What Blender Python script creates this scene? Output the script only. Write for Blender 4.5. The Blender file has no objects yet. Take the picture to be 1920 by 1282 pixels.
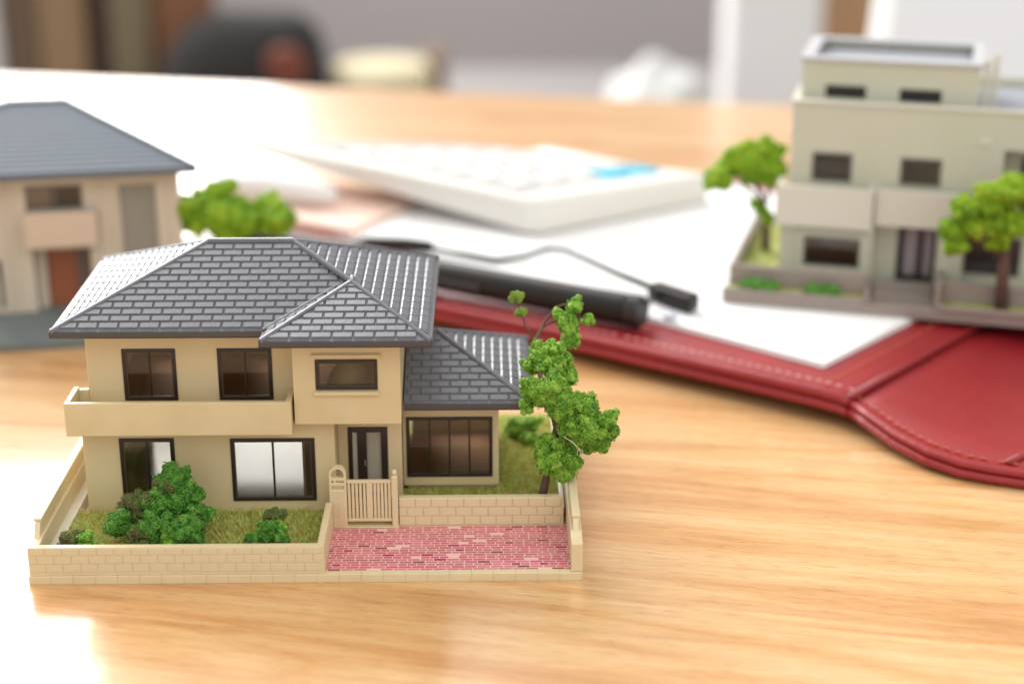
import bpy, bmesh, math, random
import numpy as np
from mathutils import Vector, Matrix
R = math.radians
random.seed(7); rng = np.random.default_rng(7)
S = bpy.context.scene
COL = S.collection

# ------------------------------------------------------------------ camera (1 unit = 1 cm)
cd = bpy.data.cameras.new('camera'); cam = bpy.data.objects.new('camera', cd); COL.objects.link(cam)
cam.location = (0, 0, 17.0); cam.rotation_euler = (R(70), 0, 0)
cd.sensor_width = 36; cd.lens = 36 * 3100 / 1920
cd.clip_start = 0.5; cd.clip_end = 2000
cd.dof.use_dof = True; cd.dof.focus_distance = 36.5; cd.dof.aperture_fstop = 0.072; cd.dof.aperture_blades = 9
S.camera = cam
S.view_settings.view_transform = 'Standard'; S.view_settings.look = 'None'
S.view_settings.exposure = 0.1; S.view_settings.gamma = 1
# ------------------------------------------------------------------ room light and added fill
w = bpy.data.worlds.new('World'); S.world = w; w.use_nodes = True
bg = w.node_tree.nodes['Background']; bg.inputs[0].default_value = (1.0, 0.985, 0.955, 1); bg.inputs[1].default_value = 1.02
def area(name, loc, target, sx, sy, radiance, color):
    l = bpy.data.lights.new(name, 'AREA'); l.shape = 'RECTANGLE'; l.size = sx; l.size_y = sy
    l.energy = radiance * math.pi * sx * sy; l.color = color
    o = bpy.data.objects.new(name, l); COL.objects.link(o); o.location = loc
    o.rotation_euler = (Vector(target) - Vector(loc)).to_track_quat('-Z', 'Y').to_euler()
    return o
area('window_light', (-112, 222, 118), (0, 40, 0), 205, 185, 9.2, (1.0, 0.985, 0.965))
area('fill_light', (70, -60, 150), (0, 40, 0), 120, 120, 1.6, (1.0, 0.96, 0.9))  # unseen fill lamp, added to brighten the walls facing the camera

# ------------------------------------------------------------------ materials
def mat(name, color, rough=0.5, coat=0.0, spec=0.5, noise=None, bump=None, var=None, metallic=0.0, sss=0.0, coat_rough=0.05):
    m = bpy.data.materials.new(name); m.use_nodes = True; nt = m.node_tree; b = nt.nodes['Principled BSDF']
    b.inputs['Base Color'].default_value = (*color, 1); b.inputs['Roughness'].default_value = rough
    b.inputs['Coat Weight'].default_value = coat; b.inputs['Coat Roughness'].default_value = coat_rough
    b.inputs['Specular IOR Level'].default_value = spec; b.inputs['Metallic'].default_value = metallic
    if sss:
        b.inputs['Subsurface Weight'].default_value = sss; b.inputs['Subsurface Radius'].default_value = (1, .7, .4); b.inputs['Subsurface Scale'].default_value = .08
    tc = nt.nodes.new('ShaderNodeTexCoord')
    if var:                                        # (second colour, scale, amount)
        n = nt.nodes.new('ShaderNodeTexNoise'); n.inputs['Scale'].default_value = var[1]; n.inputs['Detail'].default_value = 4
        nt.links.new(tc.outputs['Object'], n.inputs['Vector'])
        r = nt.nodes.new('ShaderNodeValToRGB'); r.color_ramp.elements[0].position = .35; r.color_ramp.elements[1].position = .65
        r.color_ramp.elements[0].color = (*color, 1); r.color_ramp.elements[1].color = (*var[0], 1)
        nt.links.new(n.outputs['Fac'], r.inputs['Fac']); nt.links.new(r.outputs['Color'], b.inputs['Base Color'])
    if bump:                                       # (scale, strength, distance)
        n2 = nt.nodes.new('ShaderNodeTexNoise'); n2.inputs['Scale'].default_value = bump[0]; n2.inputs['Detail'].default_value = 3
        bp = nt.nodes.new('ShaderNodeBump'); bp.inputs['Strength'].default_value = bump[1]; bp.inputs['Distance'].default_value = bump[2]
        nt.links.new(tc.outputs['Object'], n2.inputs['Vector']); nt.links.new(n2.outputs['Fac'], bp.inputs['Height']); nt.links.new(bp.outputs['Normal'], b.inputs['Normal'])
    return m
CREAM = mat('cream_plastic', (.675, .555, .335), .40, sss=.15, var=((.63, .51, .295), .9), bump=(14, .06, .01))
CREAM2 = mat('pale_cream_plastic', (.72, .60, .38), .38, sss=.15, var=((.69, .565, .345), 1.1), bump=(20, .08, .01))
LEDGE = mat('white_plastic_strip', (.72, .68, .56), .3)
ROOF = mat('roof_grey_plastic', (.125, .13, .15), .33, coat=.08, coat_rough=.12, bump=(22, .12, .01), var=((.15, .152, .168), 3))
GUTTER_SHADE = mat('shaded_gutter_plastic', (.06, .058, .062), .25)  # roof plastic, coloured darker to paint in the shade on the gutters
BROWN = mat('dark_brown_plastic', (.022, .014, .011), .3)
INNER = mat('interior_brown', (.36, .21, .12), .7, spec=.08)
INFLOOR = mat('interior_floor', (.24, .22, .15), .17, spec=.5)
GRASSM = None
TRUNK = mat('twig_bark', (.085, .042, .03), .8, bump=(9, .6, .05), var=((.14, .08, .06), 4))
SAGE = mat('sage_plastic', (.55, .555, .445), .5, var=((.53, .535, .42), .5))
SAGE2 = mat('sage_light_plastic', (.63, .61, .52), .5)
SLAB = mat('taupe_plastic', (.30, .245, .215), .6, var=((.27, .225, .2), 1.0))
SIDING = mat('beige_siding', (.60, .525, .425), .6)
BALC = mat('pinkish_beige', (.60, .475, .375), .55)
BLUEROOF = mat('slate_blue_roof', (.105, .13, .165), .5, spec=.35, bump=(12, .1, .02))
ASPH = mat('asphalt_plastic', (.16, .19, .19), .6, var=((.14, .165, .165), 1.2))
BLACK = mat('black_plastic', (.012, .012, .012), .3)
BLACKM = mat('black_satin_metal', (.012, .009, .008), .42, spec=.3, bump=(40, .1, .01))
DOORM = mat('terracotta_door', (.33, .10, .045), .5)
PAPER = mat('white_paper', (.84, .84, .84), .75)
WHITEP = mat('white_calculator_plastic', (.72, .70, .66), .4)
KEY = mat('pale_grey_keys', (.68, .675, .68), .5)
CYAN = mat('cyan_key', (.08, .55, .75), .4)
ROOFWHITE = mat('pale_roof_rim', (.46, .47, .48), .6)
ROOFGREY = mat('bluish_grey_roof_floor', (.33, .34, .39), .5)

def glass(name, tint, refl_rough=.04, haze=0.0):
    m = bpy.data.materials.new(name); m.use_nodes = True; nt = m.node_tree; nt.nodes.clear()
    out = nt.nodes.new('ShaderNodeOutputMaterial'); tr = nt.nodes.new('ShaderNodeBsdfTransparent'); tr.inputs[0].default_value = (*tint, 1)
    gl = nt.nodes.new('ShaderNodeBsdfGlossy'); gl.inputs['Roughness'].default_value = refl_rough
    fr = nt.nodes.new('ShaderNodeFresnel'); fr.inputs[0].default_value = 1.5
    mx = nt.nodes.new('ShaderNodeMixShader'); nt.links.new(fr.outputs[0], mx.inputs[0])
    last = tr.outputs[0]
    if haze:
        df = nt.nodes.new('ShaderNodeBsdfTranslucent'); df.inputs[0].default_value = (.8, .8, .8, 1)
        m2 = nt.nodes.new('ShaderNodeMixShader'); m2.inputs[0].default_value = haze
        nt.links.new(tr.outputs[0], m2.inputs[1]); nt.links.new(df.outputs[0], m2.inputs[2]); last = m2.outputs[0]
    nt.links.new(last, mx.inputs[1]); nt.links.new(gl.outputs[0], mx.inputs[2]); nt.links.new(mx.outputs[0], out.inputs[0])
    return m
GLASS = glass('clear_pane', (.82, .8, .76)); FROST = glass('milky_pane', (.85, .85, .83), .12, .09); MILK = mat('milky_door_pane', (.50, .46, .38), .2, coat=.6)

def foliage(name, c0, c1, c2, scale=3.0):
    m = bpy.data.materials.new(name); m.use_nodes = True; nt = m.node_tree; b = nt.nodes['Principled BSDF']
    b.inputs['Roughness'].default_value = .6
    tc = nt.nodes.new('ShaderNodeTexCoord'); n = nt.nodes.new('ShaderNodeTexNoise'); n.inputs['Scale'].default_value = scale; n.inputs['Detail'].default_value = 5
    nt.links.new(tc.outputs['Object'], n.inputs['Vector'])
    r = nt.nodes.new('ShaderNodeValToRGB'); e = r.color_ramp.elements
    e[0].position = .32; e[0].color = (*c0, 1); e[1].position = .68; e[1].color = (*c2, 1); k = e.new(.5); k.color = (*c1, 1)
    nt.links.new(n.outputs['Fac'], r.inputs['Fac']); nt.links.new(r.outputs['Color'], b.inputs['Base Color'])
    tl = nt.nodes.new('ShaderNodeBsdfTranslucent'); nt.links.new(r.outputs['Color'], tl.inputs[0])
    mx = nt.nodes.new('ShaderNodeMixShader'); mx.inputs[0].default_value = .22
    out = nt.nodes['Material Output']
    nt.links.new(b.outputs[0], mx.inputs[1]); nt.links.new(tl.outputs[0], mx.inputs[2]); nt.links.new(mx.outputs[0], out.inputs[0])
    return m
MOSS = foliage('lichen_green', (.10, .27, .02), (.26, .54, .045), (.50, .74, .12), 6.0)
MOSSY = foliage('lichen_yellow_green', (.22, .36, .03), (.28, .46, .05), (.42, .50, .08))
MOSSD = foliage('shrub_green', (.05, .17, .018), (.13, .40, .045), (.28, .54, .09), 6.0)
MOSSB = foliage('shrub_brown_green', (.20, .14, .06), (.15, .23, .045), (.30, .28, .10))
LEAFBG = foliage('bright_tree_green', (.19, .38, .012), (.34, .58, .02), (.54, .72, .05), 1.5)
BLADE = foliage('grass_blades', (.68, .42, .17), (.46, .56, .11), (.80, .76, .32), 5.0)
LAWN = foliage('lawn_ground', (.52, .42, .14), (.40, .48, .10), (.64, .62, .22), 2.0)

def wood():
    m = bpy.data.materials.new('oak_laminate'); m.use_nodes = True; nt = m.node_tree; b = nt.nodes['Principled BSDF']
    L = nt.links.new; tc = nt.nodes.new('ShaderNodeTexCoord')
    def mp(rot, sc):
        a = nt.nodes.new('ShaderNodeMapping'); a.inputs['Rotation'].default_value = (0, 0, R(rot)); a.inputs['Scale'].default_value = sc
        L(tc.outputs['Object'], a.inputs['Vector']); return a.outputs[0]
    def noise(vec, sc, det=4, dist=0, rough=.5):
        n = nt.nodes.new('ShaderNodeTexNoise'); n.inputs['Scale'].default_value = sc; n.inputs['Detail'].default_value = det
        n.inputs['Distortion'].default_value = dist; n.inputs['Roughness'].default_value = rough; L(vec, n.inputs['Vector']); return n.outputs['Fac']
    broad = noise(mp(0, (.035, .28, 1)), 1.0, 3, .8)
    mid = noise(mp(0, (.07, 1.3, 1)), 1.0, 5, .5, .6)
    fine = noise(mp(0, (.55, 9, 1)), 1.0, 4, .2, .7)
    pore = noise(mp(0, (1.6, 26, 1)), 1.0, 2, 0, .6)
    def ramp(f, stops):
        r = nt.nodes.new('ShaderNodeValToRGB'); e = r.color_ramp.elements
        e[0].position, e[0].color = stops[0][0], (*stops[0][1], 1); e[1].position, e[1].color = stops[-1][0], (*stops[-1][1], 1)
        for p, c in stops[1:-1]: k = e.new(p); k.color = (*c, 1)
        L(f, r.inputs['Fac']); return r.outputs['Color']
    def mix(a, bb, fac, t='MIX'):
        x = nt.nodes.new('ShaderNodeMix'); x.data_type = 'RGBA'; x.blend_type = t
        if isinstance(fac, float): x.inputs[0].default_value = fac
        else: L(fac, x.inputs[0])
        L(a, x.inputs[6]); L(bb, x.inputs[7]); return x.outputs[2]
    c = ramp(broad, [(.3, (.56, .27, .10)), (.48, (.68, .41, .18)), (.68, (.76, .51, .27))])
    c2 = ramp(mid, [(.33, (.52, .25, .09)), (.5, (.70, .43, .20)), (.66, (.80, .57, .32))])
    c = mix(c, c2, .55)
    con = noise(mp(0, (.028, .16, 1)), 1.0, 2, 1.6)
    mu = nt.nodes.new('ShaderNodeMath'); mu.operation = 'MULTIPLY'; mu.inputs[1].default_value = 9; L(con, mu.inputs[0])
    pp = nt.nodes.new('ShaderNodeMath'); pp.operation = 'PINGPONG'; pp.inputs[1].default_value = 1; L(mu.outputs[0], pp.inputs[0])
    c = mix(c, ramp(pp.outputs[0], [(.0, (.88, .74, .58)), (.12, (.93, .84, .72)), (.5, (1, 1, 1)), (1.0, (1.0, .97, .93))]), .8, 'MULTIPLY')
    c = mix(c, ramp(fine, [(.3, (.74, .62, .49)), (.55, (1, 1, 1)), (.8, (1, 1, 1))]), .55, 'MULTIPLY')
    c = mix(c, ramp(pore, [(.32, (.60, .46, .36)), (.45, (1, 1, 1)), (.8, (1, 1, 1))]), .6, 'MULTIPLY')
    L(c, b.inputs['Base Color'])
    b.inputs['Roughness'].default_value = .30; b.inputs['Specular IOR Level'].default_value = .5
    b.inputs['Coat Weight'].default_value = .8; b.inputs['Coat Roughness'].default_value = .14
    bp = nt.nodes.new('ShaderNodeBump'); bp.inputs['Strength'].default_value = .12; bp.inputs['Distance'].default_value = .01
    L(fine, bp.inputs['Height']); L(bp.outputs[0], b.inputs['Normal'])
    return m
WOOD = wood()

def leather():
    m = mat('red_leather', (.30, .018, .02), .42, coat=.12, coat_rough=.25); nt = m.node_tree; b = nt.nodes['Principled BSDF']
    tc = nt.nodes.new('ShaderNodeTexCoord'); v = nt.nodes.new('ShaderNodeTexVoronoi'); v.inputs['Scale'].default_value = 9
    n = nt.nodes.new('ShaderNodeTexNoise'); n.inputs['Scale'].default_value = .8; n.inputs['Detail'].default_value = 4
    bp = nt.nodes.new('ShaderNodeBump'); bp.inputs['Strength'].default_value = .4; bp.inputs['Distance'].default_value = .025
    L = nt.links.new; L(tc.outputs['Object'], v.inputs['Vector']); L(tc.outputs['Object'], n.inputs['Vector']); L(v.outputs['Distance'], bp.inputs['Height']); L(bp.outputs[0], b.inputs['Normal'])
    r = nt.nodes.new('ShaderNodeValToRGB'); r.color_ramp.elements[0].color = (.23, .009, .012, 1); r.color_ramp.elements[1].color = (.34, .018, .024, 1)
    L(n.outputs['Fac'], r.inputs['Fac']); L(r.outputs['Color'], b.inputs['Base Color'])
    return m
LEATHER = leather()
THREAD = mat('orange_thread', (.60, .16, .07), .35); THREADW = mat('pale_thread', (.85, .55, .48), .3)

def pavers():
    m = bpy.data.materials.new('printed_pink_bricks'); m.use_nodes = True; nt = m.node_tree; b = nt.nodes['Principled BSDF']; L = nt.links.new
    tc = nt.nodes.new('ShaderNodeTexCoord')
    nz = nt.nodes.new('ShaderNodeTexNoise'); nz.inputs['Scale'].default_value = 2.0; L(tc.outputs['Object'], nz.inputs['Vector'])
    def brick(w_, h_, off, freq):
        k = nt.nodes.new('ShaderNodeTexBrick'); k.offset = off; k.offset_frequency = freq; k.squash = .72; k.squash_frequency = 3
        k.inputs['Scale'].default_value = 1; k.inputs['Brick Width'].default_value = w_; k.inputs['Row Height'].default_value = h_
        k.inputs['Mortar Size'].default_value = .010; k.inputs['Mortar Smooth'].default_value = .1; L(tc.outputs['Object'], k.inputs['Vector'])
        k.inputs['Color1'].default_value = (0, 0, 0, 1); k.inputs['Color2'].default_value = (1, 1, 1, 1); k.inputs['Mortar'].default_value = (.5, .5, .5, 1)
        return k
    k = brick(.285, .112, .37, 2)
    r = nt.nodes.new('ShaderNodeValToRGB'); r.color_ramp.interpolation = 'CONSTANT'; e = r.color_ramp.elements
    e[0].position = 0; e[0].color = (.34, .035, .075, 1); e[1].position = .965; e[1].color = (.86, .52, .46, 1)
    for p, c in ((.06, (.60, .15, .18)), (.4, (.66, .20, .235)), (.7, (.57, .125, .17))): q = e.new(p); q.color = (*c, 1)
    L(k.outputs['Color'], r.inputs['Fac'])
    mx = nt.nodes.new('ShaderNodeMix'); mx.data_type = 'RGBA'; L(k.outputs['Fac'], mx.inputs[0]); L(r.outputs['Color'], mx.inputs[6]); mx.inputs[7].default_value = (.85, .62, .56, 1)
    L(mx.outputs[2], b.inputs['Base Color']); b.inputs['Roughness'].default_value = .45
    return m
PAVER = pavers()

# ------------------------------------------------------------------ mesh helpers
class MB:
    def __init__(s): s.v = []; s.f = []
    def add(s, vs, fs):
        n = len(s.v); s.v += [tuple(p) for p in vs]; s.f += [tuple(i + n for i in f) for f in fs]; return s
    def box(s, x0, x1, y0, y1, z0, z1):
        return s.add([(x0,y0,z0),(x1,y0,z0),(x1,y1,z0),(x0,y1,z0),(x0,y0,z1),(x1,y0,z1),(x1,y1,z1),(x0,y1,z1)],
                     [(0,3,2,1),(4,5,6,7),(0,1,5,4),(1,2,6,5),(2,3,7,6),(3,0,4,7)])
    def prism(s, poly, axis, a, b):                # poly in the other two axes, extruded along axis from a to b
        n = len(poly); P = []
        for t in (a, b):
            for p, q in poly: P.append({'x': (t,p,q), 'y': (p,t,q), 'z': (p,q,t)}[axis])
        return s.add(P, [tuple(range(n)), tuple(range(2*n-1, n-1, -1))] + [(i, i+n, (i+1)%n+n, (i+1)%n) for i in range(n)])
    def tube(s, pts, rad, n=8, cap=True):
        pts = [Vector(p) for p in pts]; base = len(s.v); rings = []
        prev = None
        for i, p in enumerate(pts):
            d = (pts[min(i+1, len(pts)-1)] - pts[max(i-1, 0)]).normalized()
            a = d.orthogonal().normalized() if prev is None else (prev - d*prev.dot(d)).normalized(); prev = a
            b = d.cross(a); r = rad[i] if hasattr(rad, '__len__') else rad
            rings.append([p + a*math.cos(2*math.pi*k/n)*r + b*math.sin(2*math.pi*k/n)*r for k in range(n)])
        V = [q for g in rings for q in g]; F = []
        for i in range(len(pts)-1):
            for k in range(n): F.append((i*n+k, i*n+(k+1)%n, (i+1)*n+(k+1)%n, (i+1)*n+k))
        if cap: F.append(tuple(range(n-1, -1, -1))); F.append(tuple((len(pts)-1)*n+k for k in range(n)))
        return s.add(V, F)
    def plate(s, u0, u1, z0, z1, v, th, holes=()):
        """upright wall in the u-z plane, front face at v, thickness th, rectangular openings"""
        us = sorted({u0, u1, *[min(max(h[0], u0), u1) for h in holes], *[min(max(h[1], u0), u1) for h in holes]})
        zs = sorted({z0, z1, *[min(max(h[2], z0), z1) for h in holes], *[min(max(h[3], z0), z1) for h in holes]})
        def solid(i, j):
            if i < 0 or j < 0 or i >= len(us)-1 or j >= len(zs)-1: return False
            cu, cz = (us[i]+us[i+1])/2, (zs[j]+zs[j+1])/2
            return not any(h[0] < cu < h[1] and h[2] < cz < h[3] for h in holes)
        idx = {}
        V = []; F = []
        def vi(i, j, k):
            if (i,j,k) not in idx: idx[(i,j,k)] = len(V); V.append((us[i], v + (th if k else 0), zs[j]))
            return idx[(i,j,k)]
        for i in range(len(us)-1):
            for j in range(len(zs)-1):
                if not solid(i, j): continue
                F.append((vi(i,j,0), vi(i+1,j,0), vi(i+1,j+1,0), vi(i,j+1,0))); F.append((vi(i,j,1), vi(i,j+1,1), vi(i+1,j+1,1), vi(i+1,j,1)))
                if not solid(i-1, j): F.append((vi(i,j,0), vi(i,j+1,0), vi(i,j+1,1), vi(i,j,1)))
                if not solid(i+1, j): F.append((vi(i+1,j,0), vi(i+1,j,1), vi(i+1,j+1,1), vi(i+1,j+1,0)))
                if not solid(i, j-1): F.append((vi(i,j,0), vi(i,j,1), vi(i+1,j,1), vi(i+1,j,0)))
                if not solid(i, j+1): F.append((vi(i,j+1,0), vi(i+1,j+1,0), vi(i+1,j+1,1), vi(i,j+1,1)))
        return s.add(V, F)
    def mesh(s, name, m, bev=0, smooth=False, off=(0,0,0), seg=2):
        me = bpy.data.meshes.new(name)
        o = Vector(off); me.from_pydata([tuple(Vector(p)-o) for p in s.v], [], s.f)
        bm = bmesh.new(); bm.from_mesh(me)
        bmesh.ops.recalc_face_normals(bm, faces=bm.faces)
        if bev:
            es = [e for e in bm.edges if len(e.link_faces) == 2 and e.calc_face_angle(0) > .5]
            bmesh.ops.bevel(bm, geom=es, offset=bev, segments=seg, profile=.5, affect='EDGES', clamp_overlap=True)
        bm.to_mesh(me); bm.free()
        if smooth: me.polygons.foreach_set('use_smooth', [True]*len(me.polygons))
        if m: me.materials.append(m)
        return me

FRAME = Matrix.Identity(4)
def setframe(o, deg):
    global FRAME
    FRAME = Matrix.Translation(o) @ Matrix.Rotation(R(deg), 4, 'Z')
ORG = {}
def tag(o, label, cat, group=None, kind=None):
    o['label'] = label; o['category'] = cat
    if group: o['group'] = group
    if kind: o['kind'] = kind
    return o
def thing(name, label, cat, org=(0,0,0), group=None):
    o = bpy.data.objects.new(name, None); COL.objects.link(o); o.empty_display_size = .3
    o.matrix_world = FRAME @ Matrix.Translation(org); ORG[o.name] = Vector(org)
    return tag(o, label, cat, group)
def link(me, name, parent=None, off=None, kind=None, label=None):
    o = bpy.data.objects.new(name, me); COL.objects.link(o)
    if parent: o.parent = parent; ORG[o.name] = ORG[parent.name]
    else: o.matrix_world = FRAME @ Matrix.Translation(off or (0,0,0)); ORG[o.name] = Vector(off or (0,0,0))
    if kind: o['kind'] = kind
    if label: o['label'] = label
    return o
def part(name, mb, m, parent, bev=0, smooth=False, kind=None, label=None, seg=2):
    return link(mb.mesh(name, m, bev, smooth, ORG[parent.name], seg), name, parent, kind=kind, label=label)
def solo(name, mb, m, label, cat, org=(0,0,0), bev=0, smooth=False, kind=None, group=None, seg=2):
    o = link(mb.mesh(name, m, bev, smooth, org, seg), name, None, org)
    return tag(o, label, cat, group, kind)
def inst(name, me, parent, loc, rot=0):
    """a part sharing mesh data; loc in frame coordinates"""
    o = bpy.data.objects.new(name, me); COL.objects.link(o); o.parent = parent; ORG[o.name] = ORG[parent.name]
    o.location = Vector(loc) - ORG[parent.name]; o.rotation_euler.z = rot
    return o
def structure(name, mb, m, bev=0):
    o = link(mb.mesh(name, m, bev), name); o['kind'] = 'structure'; return o

def np_mesh(name, V, F, m, smooth=False):
    me = bpy.data.meshes.new(name); k = F.shape[1]
    me.vertices.add(len(V)); me.vertices.foreach_set('co', V.astype(np.float32).ravel())
    me.loops.add(F.size); me.loops.foreach_set('vertex_index', F.astype(np.int32).ravel())
    me.polygons.add(len(F)); me.polygons.foreach_set('loop_start', np.arange(0, F.size, k, dtype=np.int32))
    me.update(calc_edges=True); me.validate()
    if smooth: me.polygons.foreach_set('use_smooth', [True]*len(F))
    me.materials.append(m); return me

def unit(n):
    v = rng.normal(size=(n, 3)); return v / np.linalg.norm(v, axis=1, keepdims=True)

def lichen(center, r, dens=1.0, tube=.0115, loop=.046, flat=.85):
    """curly open lichen foam: small lobes, each a shell of little bent tubes"""
    c = np.array(center, float); nl = max(9, int(30 * (r/.35)**1.4))
    d = unit(nl); lob = c + d * (r * rng.uniform(.45, 1.05, (nl, 1))) * np.array([1, 1, flat]); lr = r * rng.uniform(.17, .34, nl)
    lob = np.vstack([lob, c]); lr = np.append(lr, r*.6)
    Vs = []; Fs = []; n0 = 0
    for q, rr in zip(lob, lr):
        n = int(230 * dens * (rr/.1)**2); n = max(50, min(n, 1300))
        nrm = unit(n); p = q + nrm * rr * (rng.uniform(.62, 1.14, (n, 1)) + .6*rng.random((n, 1))**1.5*(rng.random((n, 1)) < .38))
        t = np.cross(nrm, unit(n)); t /= np.linalg.norm(t, axis=1, keepdims=True)
        b = np.cross(nrm, t); tilt = rng.uniform(-.9, .9, (n, 1)); b = b*np.cos(tilt) + nrm*np.sin(tilt)
        rad = loop * rng.uniform(.6, 1.3, (n, 1)); a0 = rng.uniform(0, 6.28, n); span = rng.uniform(2.2, 4.4, n)
        K = 5; ring = []
        for k in range(K):
            a = (a0 + span*k/(K-1))[:, None]
            pos = p + t*np.cos(a)*rad + b*np.sin(a)*rad
            er = t*np.cos(a) + b*np.sin(a); up = np.cross(t, b); w_ = tube * (1.15 if 0 < k < K-1 else .6)
            for m_ in range(3):
                an = 2.094*m_; ring.append(pos + er*math.cos(an)*w_ + up*math.sin(an)*w_)
        V = np.stack(ring, 1).reshape(-1, 3)            # n, K*3
        f = []
        for k in range(K-1):
            for m_ in range(3): f.append((k*3+m_, k*3+(m_+1) % 3, (k+1)*3+(m_+1) % 3, (k+1)*3+m_))
        f = np.array(f); F = (f[None] + (np.arange(n)*K*3)[:, None, None]).reshape(-1, 4)
        Vs.append(V); Fs.append(F + n0); n0 += len(V)
        # lumpy core so the clump is not see-through
        nu, nv = 10, 7; core = []
        for i in range(nv):
            th = math.pi*(i+.5)/nv
            for j in range(nu):
                ph = 2*math.pi*j/nu; core.append(q + rr*.52*(1+rng.uniform(-.2, .2))*np.array([math.sin(th)*math.cos(ph), math.sin(th)*math.sin(ph), math.cos(th)]))
        Vs.append(np.array(core)); F = [(i*nu+j, i*nu+(j+1) % nu, (i+1)*nu+(j+1) % nu, (i+1)*nu+j) for i in range(nv-1) for j in range(nu)]
        Fs.append(np.array(F) + n0); n0 += len(core)
    return np.vstack(Vs), np.vstack(Fs)
def clump(parent, center, r, m, name='foliage_clump', **kw):
    V, F = lichen(center, r, **kw); V = V - np.array(ORG[parent.name])
    return link(np_mesh(name, V, F, m), name, parent)
def grass(name, label, rects, z, n, m, h=.14):
    Vs = []
    tot = sum((r[1]-r[0])*(r[3]-r[2]) for r in rects)
    for (x0, x1, y0, y1) in rects:
        k = int(n*(x1-x0)*(y1-y0)/tot); p = np.stack([rng.uniform(x0, x1, k), rng.uniform(y0, y1, k), np.full(k, z)], 1)
        a = rng.uniform(0, 6.28, k); ln = rng.uniform(.5, 1.3, k)*h; lean = rng.uniform(.2, 1.6, k)*h; az = rng.uniform(0, 6.28, k)
        s_ = np.stack([np.cos(a), np.sin(a), np.zeros(k)], 1)*.009
        tip = p + np.stack([np.cos(az)*lean, np.sin(az)*lean, ln], 1); mid = p + (tip-p)*.55 + np.array([0, 0, .02])
        Vs.append(np.stack([p-s_, p+s_, mid+s_*.8, mid-s_*.8, tip, tip], 1)[:, :5].reshape(-1, 3))
    V = np.vstack(Vs); k = len(V)//5; b = (np.arange(k)*5)[:, None]
    F = np.vstack([b+np.array([0, 1, 2]), b+np.array([0, 2, 3]), b+np.array([3, 2, 4])])
    o = link(np_mesh(name, V, F, m), name); tag(o, label, 'grass', kind='stuff'); return o

# ================================================================== SETTING
setframe((0, 0, 0), 0)
t = thing('wooden_table', 'wide light oak laminate table carrying the model houses and the red leather cover', 'table', (0, 30, -4))
e0 = Vector((-27.7, 88.95, 0)); ed = Vector((38.07, -7.28, 0)).normalized(); en = Vector((-ed.y, ed.x, 0))
def tabletop():
    mb = MB(); ang = math.atan2(ed.y, ed.x)
    mb.box(-70, 90, -110, 0, -3, 0); return mb
o = bpy.data.objects.new('tabletop', tabletop().mesh('tabletop', WOOD, .25, seg=3)); COL.objects.link(o); o.parent = t
o.rotation_euler.z = math.atan2(ed.y, ed.x); o.location = e0 - ORG[t.name]
for lx, ly in ((-64, -104), (-64, -6), (84, -104), (84, -6)):
    p = e0 + ed*lx + en*ly
    part('leg', MB().box(p.x-2.5, p.x+2.5, p.y-2.5, p.y+2.5, -72, -3.003), mat('leg_grey', (.3, .3, .3), .5), t)
structure('floor', MB().box(-600, 600, -300, 700, -73, -72), mat('floor_grey', (.36, .34, .33), .5, var=((.33, .31, .3), .02)))
structure('wall', MB().box(-600, 600, 330, 336, -72, 230), mat('wall_mauve_grey', (.38, .345, .345), .8))

# ================================================================== MODEL HOUSE, front left
setframe((-10.347, 31.530, 0), .9256)
RT = .45; RR = .195      # roof tile width / plan run

def clip_poly(poly, a, b):
    """keep the part of poly left of line a->b"""
    out = []
    for i in range(len(poly)):
        p, q = poly[i], poly[(i+1) % len(poly)]
        sp = (b[0]-a[0])*(p[1]-a[1])-(b[1]-a[1])*(p[0]-a[0]); sq = (b[0]-a[0])*(q[1]-a[1])-(b[1]-a[1])*(q[0]-a[0])
        if sp >= 0: out.append(p)
        if (sp > 0) != (sq > 0) and abs(sp-sq) > 1e-9:
            k = sp/(sp-sq); out.append((p[0]+(q[0]-p[0])*k, p[1]+(q[1]-p[1])*k))
    return out
def parea(p): return abs(sum(p[i][0]*p[(i+1) % len(p)][1]-p[(i+1) % len(p)][0]*p[i][1] for i in range(len(p))))/2

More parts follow.
